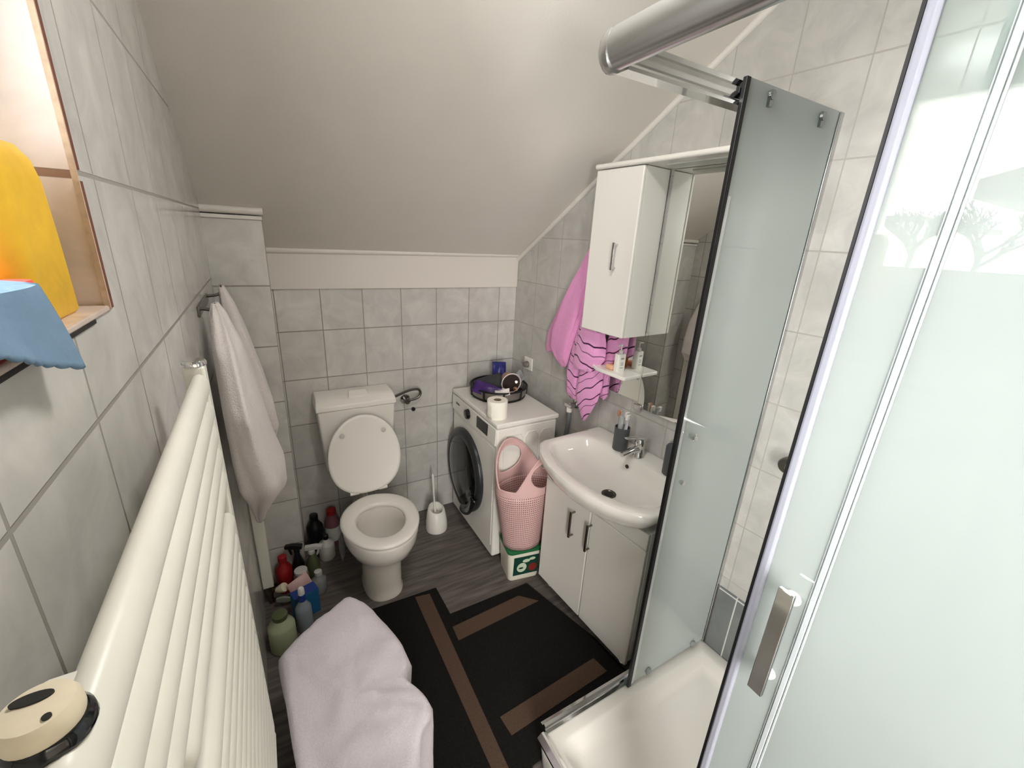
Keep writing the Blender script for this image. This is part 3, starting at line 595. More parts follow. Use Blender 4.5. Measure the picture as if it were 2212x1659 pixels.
mb = MB().tube([(Vector(tote_pt(2 * pi * i / 120, tote_rim(2 * pi * i / 120)))) for i in range(121)], 0.0045, n=8); build('rim_bead', mb, PINK_P, t)
for c, hw, zc, hz in ((A1, radians(31), 0.672, 0.080), (A2, radians(30), 0.660, 0.074)):
    mb = MB().tube([tote_pt(c + hw * cos(q), zc + hz * sin(q)) for q in [2 * pi * i / 48 for i in range(49)]], 0.0042, n=8); build('handle', mb, PINK_P, t)
LAUN = mat('mixed_laundry', (168, 128, 108), 0.9, noise=0.6, nscale=40, bump=0.5, bscale=40)
mb = MB().grid(lambda u, v: (TC[0] + 0.135 * v * cos(2 * pi * u), TC[1] + 0.095 * v * sin(2 * pi * u), 0.455 + 0.03 * mnoise.noise(Vector((cos(2 * pi * u) * v * 3, sin(2 * pi * u) * v * 3, 1)))), 40, 10, wrap=True)
tag(build('laundry', mb, LAUN, smooth=70, solid=0.004), 'crumpled brownish laundry inside the pink tote', 'laundry')

# ================================================================== VANITY
S0, S1, VD = 0.868, 1.482, 0.352
t = thing('vanity_cabinet', RW(1.17, 0.18, 0.0), 'white two-door vanity cabinet under the washbasin on the right wall', 'cabinet')
mb = MB().box(S0, S1, 0.006, VD - 0.020, 0.075, 0.735, fn=RW); build('cabinet_body', mb, WHITE, t, bevel=0.002)
SM = 1.186
mb = MB().box(S0, S1, VD - 0.019, VD, 0.661, 0.735, fn=RW); build('fascia', mb, WHITE, t, bevel=0.004, bseg=3)
for k, (a0, a1) in enumerate(((S0, SM - 0.002), (SM + 0.002, S1))):
    mb = MB().box(a0, a1, VD - 0.019, VD, 0.062, 0.658, fn=RW); d = build('door', mb, WHITE, t, bevel=0.005, bseg=3)
    hs = SM - 0.098 if k == 0 else SM + 0.012
    h0, h1 = 0.47, 0.595
    mb = MB().tube([RW(hs, VD - .002, h0), RW(hs, VD + 0.026, h0)], 0.0045, n=8).tube([RW(hs, VD - .002, h1), RW(hs, VD + 0.026, h1)], 0.0045, n=8).box(hs - 0.005, hs + 0.005, VD + 0.022, VD + 0.029, h0 - 0.006, h1 + 0.006, fn=RW)
    build('handle', mb, STEEL_D, d)
for s_ in (S0 + .05, S1 - .05):
    for d_ in (0.05, VD - 0.055): build('foot', MB().lathe([(0.018, 0.0), (0.018, 0.006), (0.012, 0.012), (0.012, 0.078)], RW(s_, d_, 0.0), n=16), CHROME, t)
# basin
t = thing('washbasin', RW(1.18, 0.25, 0.74), 'white ceramic washbasin with a curved bulging front on top of the vanity cabinet', 'washbasin')
outer = [(0.852, 0.004), (1.508, 0.004), (1.518, 0.20), (1.522, 0.375), (1.515, 0.405), (1.46, 0.455), (1.38, 0.492), (1.29, 0.513), (1.19, 0.52), (1.10, 0.513), (1.00, 0.490), (0.92, 0.455), (0.856, 0.405), (0.842, 0.375), (0.845, 0.20)]
inner = [(0.905, 0.165), (0.96, 0.135), (1.08, 0.125), (1.18, 0.123), (1.28, 0.125), (1.40, 0.135), (1.455, 0.165), (1.475, 0.25), (1.475, 0.345), (1.42, 0.405), (1.31, 0.452), (1.19, 0.465), (1.06, 0.452), (0.95, 0.405), (0.892, 0.345), (0.888, 0.25)]
BCN = (1.18, 0.30)
def polar(poly, n=96, c=BCN):
    R = []
    for i in range(n):
        q = 2 * pi * i / n; dx, dy = cos(q), sin(q); best = None
        for (x0, y0), (x1, y1) in zip(poly, poly[1:] + poly[:1]):
            ex, ey = x1 - x0, y1 - y0; den = dx * ey - dy * ex
            if abs(den) < 1e-9: continue
            tt = ((x0 - c[0]) * ey - (y0 - c[1]) * ex) / den; uu = ((x0 - c[0]) * dy - (y0 - c[1]) * dx) / den
            if tt > 0 and -1e-6 <= uu <= 1 + 1e-6 and (best is None or tt < best): best = tt
        R.append(best or 0.1)
    for _ in range(2): R = [(R[i - 1] + 2 * R[i] + R[(i + 1) % n]) / 4 for i in range(n)] if poly is inner else R
    return R
RO, RI = polar(outer), polar(inner)
def bring(R, sc, z, c=BCN, dmin=0.004, c2=None):
    n = len(R); c2 = c2 or c; out = []
    for i in range(n):
        q = 2 * pi * i / n; s_ = c2[0] + R[i] * sc * cos(q); d_ = c2[1] + R[i] * sc * sin(q); out.append(RW(s_, max(dmin, d_), z))
    return out
def blend(k, z): return [RW(BCN[0] + (RO[i] * (1 - k) + RI[i] * k) * cos(2 * pi * i / 96), max(0.004, BCN[1] + (RO[i] * (1 - k) + RI[i] * k) * sin(2 * pi * i / 96)), z) for i in range(96)]
DR = (1.235, 0.315)
mix = lambda k: (BCN[0] + (DR[0] - BCN[0]) * k, BCN[1] + (DR[1] - BCN[1]) * k)
rings = [bring(RO, 0.55, 0.742), bring(RO, 0.64, 0.742), bring(RO, 0.80, 0.758), bring(RO, 0.91, 0.785), bring(RO, 0.962, 0.808), bring(RO, 0.990, 0.822), bring(RO, 1.0, 0.834), bring(RO, 1.0, 0.848), bring(RO, 0.992, 0.856), blend(0.22, 0.859), blend(0.70, 0.857), bring(RI, 1.03, 0.854), bring(RI, 1.0, 0.848), bring(RI, 0.965, 0.828, c2=mix(.05)), bring(RI, 0.88, 0.800, c2=mix(.25)), bring(RI, 0.72, 0.780, c2=mix(.5)), bring(RI, 0.45, 0.768, c2=mix(.8)), bring(RI, 0.12, 0.762, c2=DR)]
build('basin_bowl', MB().loft(rings), CERAMIC, t, smooth=60)
mb = MB().lathe([(0.031, 0.0), (0.031, 0.004), (0.024, 0.004), (0.021, 0.001), (0.0, 0.001)], RW(DR[0], DR[1], 0.7625), n=32); build('drain_ring', mb, STEEL_D, t)
mb = MB().lathe([(0.020, 0.0), (0.019, 0.003), (0.004, 0.004)], RW(DR[0], DR[1], 0.7635), n=24); build('drain_plug', mb, DARKHOLE, t)
mb = MB().lathe([(0.0095, -0.004), (0.0095, 0.004)], (0, 0, 0), n=18, fn=lambda a, b_, c: RW(1.178 + a * .75, 0.151 + c + b_ * .3, 0.822 + b_)); build('overflow_hole', mb, DARKHOLE, t)
# faucet
t = thing('basin_faucet', RW(1.178, 0.09, 0.858), 'chrome single-lever faucet on the back ledge of the washbasin', 'faucet')
mb = MB().lathe([(0.026, 0.0), (0.026, 0.006), (0.023, 0.010), (0.022, 0.055), (0.024, 0.075), (0.018, 0.088), (0.002, 0.090)], RW(1.178, 0.085, 0.857), n=28); build('faucet_body', mb, CHROME, t, smooth=50)
mb = MB().loft([[RW(1.178 + w * cos(q), d_, zc + h * sin(q)) for q in [2 * pi * i / 16 for i in range(16)]] for d_, zc, w, h in ((0.085, 0.897, 0.018, 0.016), (0.12, 0.900, 0.017, 0.013), (0.17, 0.897, 0.015, 0.010), (0.20, 0.892, 0.013, 0.008))]); build('spout', mb, CHROME, t, smooth=60)
mb = MB().loft([[RW(1.178 + w * cos(q), d_, zc + h * sin(q)) for q in [2 * pi * i / 16 for i in range(16)]] for d_, zc, w, h in ((0.062, 0.944, 0.020, 0.009), (0.09, 0.952, 0.022, 0.009), (0.14, 0.962, 0.016, 0.006), (0.185, 0.970, 0.010, 0.004))]); build('lever', mb, CHROME, t, smooth=60)
# toothbrush cup
t = thing('toothbrush_cup', RW(1.084, 0.105, 0.858), 'charcoal grey cylindrical toothbrush cup on the washbasin ledge left of the faucet', 'cup')
mb = MB().lathe([(0.034, 0.0), (0.035, 0.003), (0.035, 0.112), (0.032, 0.112), (0.031, 0.006), (0.0, 0.006)], RW(1.084, 0.105, 0.858), n=36); build('cup_body', mb, GREY_D, t)
tb = [(-0.014, 0.012, -0.02, 0.004, (216, 200, 188), (178, 128, 100), 'beige toothbrush with brown bristles in the grey cup'), (0.004, -0.008, 0.012, -0.012, (236, 232, 226), (226, 222, 216), 'white toothbrush with pale bristles in the middle of the grey cup'), (0.022, 0.004, 0.036, 0.008, (208, 206, 210), (240, 238, 236), 'pale grey toothbrush leaning right in the grey cup')]
for i, (a, d_, a2, d2, c1, c2_, lb) in enumerate(tb):
    q0 = Vector(RW(1.084 + a * .6, 0.105 + d_ * .6, 0.866)); q1 = Vector(RW(1.084 + a2, 0.105 + d2, 1.045)); dv = (q1 - q0)
    t2 = thing('toothbrush', q0, lb, 'toothbrush', 'toothbrushes in the grey cup')
    build('brush_handle', MB().tube([q0, q0 + dv * .4, q0 + dv * .8, q1], [0.006, 0.006, 0.0045, 0.0055], n=10), mat('toothbrush_handle_%d' % i, c1, 0.35), t2)
    nrm = Vector(RW(0, 1, 0)) - Vector(RW(0, 0, 0)); sid = Vector(RW(1, 0, 0)) - Vector(RW(0, 0, 0)); hd = dv.normalized(); mbx = MB()
    c = q1 - hd * 0.012 + nrm * 0.010
    mbx.add([tuple(c + hd * p * .013 + sid * q * .006 + nrm * r * .007) for p in (-1, 1) for q in (-1, 1) for r in (-1, 1)], [(0, 1, 3, 2), (4, 6, 7, 5), (0, 4, 5, 1), (2, 3, 7, 6), (0, 2, 6, 4), (1, 5, 7, 3)])
    build('bristles', mbx, mat('toothbrush_bristles_%d' % i, c2_, 0.8), t2, bevel=0.002)
t = thing('toothpaste_tube', RW(1.108, 0.10, 0.866), 'clear and white toothpaste tube standing cap down in the grey cup', 'tube')
q = lambda z, w, h: [RW(1.088 + w * cos(2 * pi * i / 20), 0.125 + h * sin(2 * pi * i / 20), z) for i in range(20)]
build('tube_body', MB().loft([q(0.892, 0.013, 0.013), q(0.95, 0.014, 0.012), q(1.03, 0.017, 0.003)]), CLEARP, t, smooth=60); build('tube_cap', MB().loft([q(0.866, 0.010, 0.010), q(0.893, 0.011, 0.011)]), PLASTIC_W, t)
# soap dispenser
t = thing('soap_dispenser', RW(1.352, 0.085, 0.858), 'charcoal soap dispenser on the right end of the washbasin ledge, beside the shower glass', 'soap dispenser')
mb = MB().lathe([(0.033, 0.0), (0.035, 0.003), (0.035, 0.125), (0.030, 0.132), (0.0, 0.132)], RW(1.352, 0.085, 0.858), n=32); build('dispenser_body', mb, GREY_D, t)
mb = MB().lathe([(0.012, 0.132), (0.012, 0.145), (0.005, 0.147), (0.005, 0.165)], RW(1.352, 0.085, 0.858), n=14).tube([RW(1.352, 0.08, 1.023), RW(1.352, 0.125, 1.020)], 0.005, n=8); build('pump', mb, CHROME, t)

# ================================================================== MIRROR CABINET
t = thing('mirror_cabinet', RW(1.07, 0.05, 1.05), 'white mirror cabinet with a tall narrow door on its left, above the washbasin', 'mirror cabinet')
CS0, CS1, CD, CZ0, CZ1 = 0.806, 1.058, 0.17, 1.386, 2.058
mb = MB().box(CS0, CS1, 0.014, CD - 0.018, CZ0, CZ1, fn=RW); build('cabinet_box', mb, WHITE, t, bevel=0.0015)
mb = MB().box(CS0, CS1 + 0.002, CD - 0.017, CD, CZ0, CZ1, fn=RW); d = build('door', mb, WHITE, t, bevel=0.005, bseg=3)
hs = 0.972; mb = MB().tube([RW(hs, CD - .002, 1.672), RW(hs, CD + .022, 1.672)], 0.0045, n=8).tube([RW(hs, CD - .002, 1.766), RW(hs, CD + .022, 1.766)], 0.0045, n=8).box(hs - .006, hs + .006, CD + .018, CD + .025, 1.664, 1.774, fn=RW)
build('handle', mb, CHROME_S, d, bevel=0.001)
mb = MB().box(0.845, 1.0728, 0.004, 0.0105, 1.075, 1.40, fn=RW); build('mirror_panel', mb, MIRROR, t, smooth=0)
mb = MB().box(1.0738, 1.44, 0.004, 0.0105, 1.050, 2.058, fn=RW); build('mirror_panel', mb, MIRROR, t, smooth=0)
mb = MB().box(CS0 - 0.004, 1.44, 0.002, CD + 0.012, 2.060, 2.080, fn=RW); cn = build('canopy', mb, WHITE, t, bevel=0.008, bseg=3)
mb = MB().box(1.12, 1.40, 0.06, 0.12, 2.0565, 2.0605, fn=RW); build('lamp_strip', mb, mat('lamp_cover', (205, 207, 200), 0.4), cn)
mb = MB().prism([(0.815, 0.011), (1.072, 0.011), (1.072, 0.122), (1.06, 0.130), (0.90, 0.130), (0.815, 0.090)], 1.192, 1.208, fn=RW); sh = build('shelf', mb, mat('white_acrylic', (240, 236, 228), 0.12), t, bevel=0.003)
mb = MB().box(1.058, 1.10, 0.011, 0.022, 1.036, 1.064, fn=RW); build('mirror_clip', mb, CHROME, t, bevel=0.003)

def pump_bottle(name, loc, r, h, M, label, cat, cap=CLEARP, sq=True, neck=0.008, pump=True, group=None):
    t = thing(name, loc, label, cat, group); x, y, z = loc
    if sq: mb = MB().loft([[(x + p[0], y + p[1], z + zz) for p in rrect(r * k, r * .62 * k, r * .3 * k, 0)] for zz, k in ((0, .95), (.003, 1), (h * .93, 1), (h * .985, .9), (h, .55))])
    else: mb = MB().lathe([(r * .95, 0), (r, .004), (r, h * .8), (r * .6, h * .95), (neck, h)], loc, n=24)
    build('bottle_body', mb, M, t, smooth=50)
    if pump:
        mb = MB().lathe([(neck * 1.25, h), (neck * 1.25, h + .014), (.0035, h + .016), (.0035, h + .034), (.007, h + .036), (.007, h + .044), (.001, h + .045)], loc, n=16).tube([(x, y, z + h + .040), (x - .022, y - .004, z + h + .038)], .0035, n=8)
        build('pump', mb, cap, t)
    else: build('cap', MB().lathe([(neck * 1.2, h), (neck * 1.2, h + .02), (neck, h + .022)], loc, n=16), cap, t)
    return t
LOT = mat('white_bottle', (238, 234, 226), 0.3); CLEARC = mat('clear_pump', (214, 212, 206), 0.15)
lb = pump_bottle('lotion_bottle', RW(0.985, 0.072, 1.208), 0.024, 0.085, LOT, 'white pump bottle with grey print on the small shelf below the mirror cabinet', 'bottle', CLEARC)
INK = mat('grey_print', (150, 152, 150), 0.5); q = RW(0.985, 0.072, 1.208); mb = MB()
for dz, w, h_ in ((0.060, 0.010, 0.007), (0.043, 0.008, 0.002), (0.037, 0.009, 0.002), (0.031, 0.008, 0.002), (0.018, 0.009, 0.003)): mb.box(q[0] - w, q[0] + w, q[1] - 0.0158, q[1] - 0.0151, q[2] + dz, q[2] + dz + h_)
build('print', mb, INK, lb)
AMB = mat('amber_liquid', (176, 104, 38), 0.1, coat=0.5)
pump_bottle('amber_bottle', RW(0.935, 0.036, 1.208), 0.019, 0.062, AMB, 'amber bottle with a clear pump behind the white bottle on the mirror shelf', 'bottle', CLEARC, sq=False)
PEACH = mat('peach_soap', (232, 178, 140), 0.45)
tag(build('soap_bar', MB().loft([[(RW(0.945, 0.085, 0)[0] + p[0], RW(0.945, 0.085, 0)[1] + p[1], 1.208 + zz) for p in rrect(.016 * k, .024 * k, .010 * k, 0)] for zz, k in ((0, .8), (.005, 1), (.018, 1), (.024, .75))]), PEACH, smooth=60), 'peach orange soap bar left of the white bottle on the mirror shelf', 'soap')

# ================================================================== TOWELS
def terry(name, rgb, stripes=False, noise=0.06):
    M = bpy.data.materials.new(name); M.use_nodes = True; nt = M.node_tree; N = nt.nodes; L = nt.links; b = N['Principled BSDF']
    b.inputs['Roughness'].default_value = 0.95; b.inputs['Sheen Weight'].default_value = 0.25; b.inputs['Specular IOR Level'].default_value = 0.1
    tc = N.new('ShaderNodeTexCoord'); n = N.new('ShaderNodeTexNoise'); n.inputs['Scale'].default_value = 260; n.inputs['Detail'].default_value = 3; L.new(tc.outputs['Object'], n.inputs['Vector'])
    n2 = N.new('ShaderNodeTexNoise'); n2.inputs['Scale'].default_value = 18; n2.inputs['Detail'].default_value = 4; L.new(tc.outputs['Object'], n2.inputs['Vector'])
    ad = N.new('ShaderNodeMath'); ad.operation = 'MULTIPLY_ADD'; L.new(n2.outputs['Fac'], ad.inputs[0]); ad.inputs[1].default_value = 2.5; L.new(n.outputs['Fac'], ad.inputs[2])
    bp = N.new('ShaderNodeBump'); bp.inputs['Strength'].default_value = 0.6; bp.inputs['Distance'].default_value = 0.004; L.new(ad.outputs[0], bp.inputs['Height']); L.new(bp.outputs['Normal'], b.inputs['Normal'])
    r = N.new('ShaderNodeMapRange'); r.inputs['From Min'].default_value = .3; r.inputs['From Max'].default_value = .7; r.inputs['To Min'].default_value = 1 - noise; r.inputs['To Max'].default_value = 1 + noise; L.new(n.outputs['Fac'], r.inputs['Value'])
    mx = N.new('ShaderNodeMix'); mx.data_type = 'RGBA'; mx.blend_type = 'MULTIPLY'; mx.inputs[0].default_value = 1; mx.inputs[6].default_value = lin(*rgb); L.new(r.outputs['Result'], mx.inputs[7])
    res = mx.outputs[2]
    if stripes:
        sp = N.new('ShaderNodeSeparateXYZ'); L.new(tc.outputs['UV'], sp.inputs[0]); fr = N.new('ShaderNodeMath'); fr.operation = 'FRACT'; L.new(sp.outputs['Y'], fr.inputs[0])
        ra = N.new('ShaderNodeValToRGB'); ra.color_ramp.interpolation = 'CONSTANT'; e = ra.color_ramp.elements; e[0].position = 0.0; e[0].color = (1, 1, 1, 1); e[1].position = 0.045; e[1].color = (0, 0, 0, 1)
        for p_, c_ in ((0.34, .75), (0.375, 0), (0.58, 1), (0.625, 0)): q_ = e.new(p_); q_.color = (c_, c_, c_, 1)
        L.new(fr.outputs[0], ra.inputs[0]); lt = ra
        m2 = N.new('ShaderNodeMix'); m2.data_type = 'RGBA'; L.new(lt.outputs[0], m2.inputs[0]); L.new(res, m2.inputs[6]); m2.inputs[7].default_value = lin(70, 28, 62); res = m2.outputs[2]
    L.new(res, b.inputs['Base Color']); return M
T_WHITE = terry('pale_grey_terry', (226, 218, 214)); T_PINK = terry('pink_terry', (236, 158, 206)); T_PSTR = terry('pink_striped_terry', (238, 166, 214), True); T_LILAC = terry('lilac_white_terry', (226, 218, 224))

def drape(levels, nz, n, folds, amp, seed, pw=0.75):
    """bunched hanging cloth: closed loft through (z, cx, cy, rx, ry, angle) with vertical folds"""
    rings = []
    for j in range(nz + 1):
        v = j / nz * (len(levels) - 1); k = min(int(v), len(levels) - 2); f = v - k; f2 = f * f * (3 - 2 * f) if False else f
        Lv = [levels[k][q] * (1 - f2) + levels[k + 1][q] * f2 for q in range(6)]
        z, cx, cy, rx, ry, an = Lv; ring = []
        for i in range(n):
            q = 2 * pi * i / n
            w = sin(folds * q + seed + 1.2 * sin(q + seed)) * .6 + mnoise.noise(Vector((cos(q) * 2.2, sin(q) * 2.2, z * 2.4 + seed * 3))) * 1.1
            tt = j / nz; s = 1 + amp * w * min(1, 0.35 + 1.5 * tt)
            x = rx * s * (abs(cos(q)) ** pw) * (1 if cos(q) >= 0 else -1); y = ry * s * (abs(sin(q)) ** pw) * (1 if sin(q) >= 0 else -1)
            ring.append((cx + x * cos(an) - y * sin(an), cy + x * sin(an) + y * cos(an), z + 0.012 * mnoise.noise(Vector((q * 2, seed, j * .1)))))
        rings.append(ring)
    return rings
# large pale towel on the left wall hook; two folds
t = thing('bath_towel', (0.05, -0.70, 1.53), 'large pale grey bath towel hanging from the left wall beyond the radiator', 'towel')
lev = [(1.535, 0.040, -0.80, 0.008, 0.014, 0), (1.505, 0.046, -0.83, 0.022, 0.05, 0), (1.42, 0.062, -0.87, 0.036, 0.13, 0), (1.25, 0.074, -0.87, 0.046, 0.20, 0), (1.08, 0.084, -0.83, 0.058, 0.21, 0), (0.96, 0.096, -0.78, 0.070, 0.20, 0), (0.87, 0.098, -0.72, 0.068, 0.16, 0), (0.78, 0.080, -0.66, 0.050, 0.11, 0), (0.68, 0.060, -0.60, 0.030, 0.065, 0), (0.60, 0.050, -0.57, 0.014, 0.03, 0)]
build('front_fold', MB().loft(drape(lev, 60, 64, 4, 0.13, 1.0)), T_WHITE, t, smooth=80)
lev = [(1.562, 0.050, -0.60, 0.008, 0.012, 0), (1.50, 0.058, -0.56, 0.022, 0.05, 0), (1.38, 0.070, -0.52, 0.036, 0.085, 0), (1.22, 0.084, -0.49, 0.054, 0.10, 0), (1.08, 0.094, -0.48, 0.066, 0.10, 0), (0.98, 0.10, -0.47, 0.066, 0.085, 0), (0.92, 0.10, -0.47, 0.045, 0.05, 0)]
build('back_fold', MB().loft(drape(lev, 50, 56, 4, 0.10, 5.0)), T_WHITE, t, smooth=80)
t = thing('towel_hook', (0.0, -0.70, 1.52), 'dark metal wall hook holding the pale grey bath towel', 'hook')
mb = MB().box(0.0, 0.006, -0.86, -0.56, 1.505, 1.535); build('hook_plate', mb, STEEL_D, t, bevel=0.002)
for pts in ([(0.004, -0.80, 1.52), (0.035, -0.80, 1.515), (0.044, -0.80, 1.535)], [(0.004, -0.60, 1.53), (0.045, -0.60, 1.535), (0.052, -0.60, 1.56)]): build('hook_arm', MB().tube(pts, 0.005, smooth=2), STEEL_D, t)

# pink towels on the right wall
def wl(*lv): return lv
def rwdrape(levels, *a): return [[RW(p[0], p[1], p[2]) for p in r] for r in drape(levels, *a)]
t = thing('pink_towel', RW(0.66, 0.04, 1.73), 'plain pink towel hanging from the right wall, left of the mirror cabinet', 'towel')
lev = [(1.742, 0.690, 0.040, 0.010, 0.008, 0), (1.70, 0.690, 0.045, 0.030, 0.016, 0), (1.60, 0.660, 0.050, 0.058, 0.020, 0), (1.45, 0.612, 0.052, 0.080, 0.022, 0), (1.30, 0.560, 0.054, 0.088, 0.022, 0), (1.21, 0.545, 0.054, 0.075, 0.020, 0), (1.15, 0.560, 0.052, 0.045, 0.016, 0), (1.115, 0.572, 0.050, 0.012, 0.006, 0)]
build('towel_body', MB().loft(rwdrape(lev, 60, 72, 5, 0.20, 2.0)), T_PINK, t, smooth=80)
lev = [(1.62, 0.630, 0.025, 0.03, 0.010, 0), (1.45, 0.540, 0.026, 0.06, 0.012, 0), (1.28, 0.455, 0.026, 0.060, 0.012, 0), (1.17, 0.425, 0.026, 0.042, 0.010, 0), (1.165, 0.425, 0.026, 0.030, 0.008, 0)]
build('towel_corner', MB().loft(rwdrape(lev, 36, 48, 3, 0.10, 4.0)), T_PINK, t, smooth=80)
t = thing('striped_towel', RW(0.79, 0.06, 1.45), 'pink towel with thin dark stripes hanging below the mirror cabinet', 'towel')
def uvst(k, off, per=0.155):
    def f(p):
        s_ = (p.x - W0) * UX + p.y * UY
        return (0, (p.z + k * (s_ - .8) + 0.006 * sin(38 * s_ + 12 * p.z) + 0.004 * sin(83 * s_)) / per + off)
    return f
lev = [(1.66, 0.755, 0.050, 0.02, 0.02, 0), (1.40, 0.735, 0.054, 0.045, 0.024, 0), (1.28, 0.710, 0.054, 0.060, 0.026, 0), (1.10, 0.672, 0.052, 0.062, 0.024, 0), (0.99, 0.680, 0.050, 0.058, 0.020, 0), (0.965, 0.69, 0.050, 0.035, 0.012, 0)]
build('left_fold', MB().loft(rwdrape(lev, 60, 72, 4, 0.16, 7.0)), T_PSTR, t, smooth=80, uvf=uvst(0.32, .1))
lev = [(1.385, 0.80, 0.082, 0.065, 0.026, 0), (1.32, 0.80, 0.086, 0.085, 0.028, 0), (1.24, 0.80, 0.088, 0.092, 0.028, 0), (1.17, 0.775, 0.090, 0.070, 0.024, 0), (1.155, 0.77, 0.090, 0.055, 0.016, 0)]
build('upper_fold', MB().loft(rwdrape(lev, 44, 72, 4, 0.16, 9.0)), T_PSTR, t, smooth=80, uvf=uvst(0.22, .35, .18))
lev = [(1.20, 0.81, 0.070, 0.080, 0.022, 0), (1.10, 0.815, 0.074, 0.085, 0.024, 0), (1.02, 0.80, 0.074, 0.080, 0.022, 0), (0.95, 0.79, 0.070, 0.050, 0.018, 0), (0.885, 0.79, 0.066, 0.010, 0.006, 0)]
build('middle_fold', MB().loft(rwdrape(lev, 44, 72, 4, 0.18, 13.0)), T_PSTR, t, smooth=80, uvf=uvst(-0.75, .2))
lev = [(1.37, 0.930, 0.034, 0.055, 0.016, 0), (1.28, 0.922, 0.038, 0.062, 0.018, 0), (1.235, 0.890, 0.040, 0.045, 0.018, 0), (1.15, 0.878, 0.046, 0.028, 0.018, 0), (1.06, 0.882, 0.046, 0.030, 0.016, 0), (1.035, 0.89, 0.046, 0.012, 0.008, 0)]
build('right_fold', MB().loft(rwdrape(lev, 44, 60, 3, 0.16, 11.0)), T_PSTR, t, smooth=80, uvf=uvst(-0.6, .5, .17))

# lilac towel heaped at the foot of the radiator
LT = [(0.312, -0.930), (0.330, -0.935), (0.352, -0.985), (0.366, -1.000), (0.400, -1.060), (0.430, -1.150), (0.450, -1.240), (0.456, -1.315), (0.440, -1.345), (0.432, -1.375), (0.444, -1.405), (0.462, -1.440), (0.470, -1.490), (0.458, -1.525), (0.425, -1.545), (0.398, -1.590), (0.36, -1.66), (0.30, -1.73), (0.20, -1.73), (0.12, -1.66), (0.095, -1.45), (0.082, -1.25), (0.078, -1.100), (0.095, -1.070), (0.16, -1.035), (0.24, -0.988), (0.290, -0.948)]
def dens(P, k=3):
    for _ in range(k):
        Q = []
        for a, b_ in zip(P, P[1:] + P[:1]): Q += [(a[0] * .85 + b_[0] * .15, a[1] * .85 + b_[1] * .15), (a[0] * .5 + b_[0] * .5, a[1] * .5 + b_[1] * .5), (a[0] * .15 + b_[0] * .85, a[1] * .15 + b_[1] * .85)]
        P = Q
    return P
LP = dens(LT, 1); cx_, cy_ = 0.26, -1.36
rings = []
def lz(x, y): return 0.403 + 0.020 * mnoise.noise(Vector((x * 7, y * 5, 2.0))) + 0.013 * (1 - abs(mnoise.noise(Vector((x * 11 + y * 4, y * 8, 5.0)))) * 2.2) + 0.006 * mnoise.noise(Vector((x * 34, y * 28, 9.0)))
for k in (0.02, .1, .18, .26, .34, .42, .5, .58, .66, .74, .81, .87, .92, .96, .985, 1.0):
    rings.append([(cx_ + (x - cx_) * k, cy_ + (y - cy_) * k, lz(cx_ + (x - cx_) * k, cy_ + (y - cy_) * k) - (0.0 if k < .9 else (k - .9) ** 2 * 2.0)) for x, y in LP])
for k, z in ((1.008, 0.36), (1.0, 0.30), (0.985, 0.2), (0.99, 0.10), (0.98, 0.02)):
    rings.append([(cx_ + (x - cx_) * k + 0.010 * sin(i * .5 + z * 9), cy_ + (y - cy_) * k + 0.010 * cos(i * .43 + z * 7), z) for i, (x, y) in enumerate(LP)])
tag(build('draped_towel', MB().loft(rings, True, False), T_LILAC, smooth=80), 'pale lilac towel draped in a soft heap on the floor beside the radiator', 'towel')

# ================================================================== RUG
RUGB = mat('black_pile_rug', (34, 33, 31), 0.95, spec=0.05, bump=0.8, bscale=500, noise=0.3, nscale=200); RUGS = mat('brown_rug_stripe', (92, 74, 62), 0.95, spec=0.05, bump=0.8, bscale=400, noise=0.2, nscale=200)
t = thing('bath_rug', (0.85, -1.2, 0.0), 'black bath rug with brown stripes and a notched far edge on the floor', 'rug')
mb = MB().prism([(0.30, -0.668), (0.78, -0.684), (0.785, -0.872), (1.225, -0.872), (1.335, -1.30), (1.365, -1.585), (0.80, -1.60), (0.80, -2.30), (0.12, -2.30), (0.12, -1.0)], 0.0, 0.012, 0); build('rug_pile', mb, RUGB, t, bevel=0.004)
def stripe(pl):
    build('stripe', MB().prism(pl, 0.0115, 0.0145), RUGS, t, smooth=0)
stripe([(0.662, -0.70), (0.735, -0.712), (0.722, -1.60), (0.70, -2.2), (0.64, -2.2), (0.668, -1.54)])
stripe([(0.765, -0.950), (1.14, -0.930), (1.215, -1.005), (0.762, -1.028)])
stripe([(0.775, -1.408), (1.262, -1.385), (1.275, -1.460), (0.783, -1.485)])

# ================================================================== SHOWER
YS, XS, ZT = -1.607, 0.832, 0.136
t = thing('shower_tray', (1.25, -2.05, 0.0), 'white acrylic shower tray with raised rim in the right corner', 'shower tray')
def trayp(off, z, r=0.05):
    x0, y1, y0 = XS - 0.018 + off, YS + 0.018 - off, -2.52 + off
    x1a = RW(1.59 + off, 0, 0)[0] - 0.004 - off; x1b = RW(2.50 - off, 0, 0)[0] - 0.004 - off
    P = []
    for i in range(7): a = radians(90 + 90 * i / 6); P.append((x0 + r + r * cos(a), y1 - r + r * sin(a), z))
    P += [(x0, y0 + .3, z), (x0, y0, z), (x1b, y0, z), ((x1a + x1b) / 2, (y0 + y1) / 2, z), (x1a, y1, z)]
    return P
mb = MB().loft([trayp(0.012, 0.0), trayp(0.006, 0.05), trayp(0.0, 0.115), trayp(0.003, 0.130), trayp(0.010, 0.134), trayp(0.050, 0.134), trayp(0.062, 0.130), trayp(0.085, 0.098), trayp(0.115, 0.088), trayp(0.30, 0.084)], True, True)
build('tray_body', mb, mat('white_acrylic_tray', (228, 224, 216), 0.22, coat=0.3), t, smooth=50)
t = thing('shower_enclosure', (XS, YS, 0.13), 'chrome shower frame with overhead rails and fixed frosted side panels, right of the washbasin', 'shower enclosure')
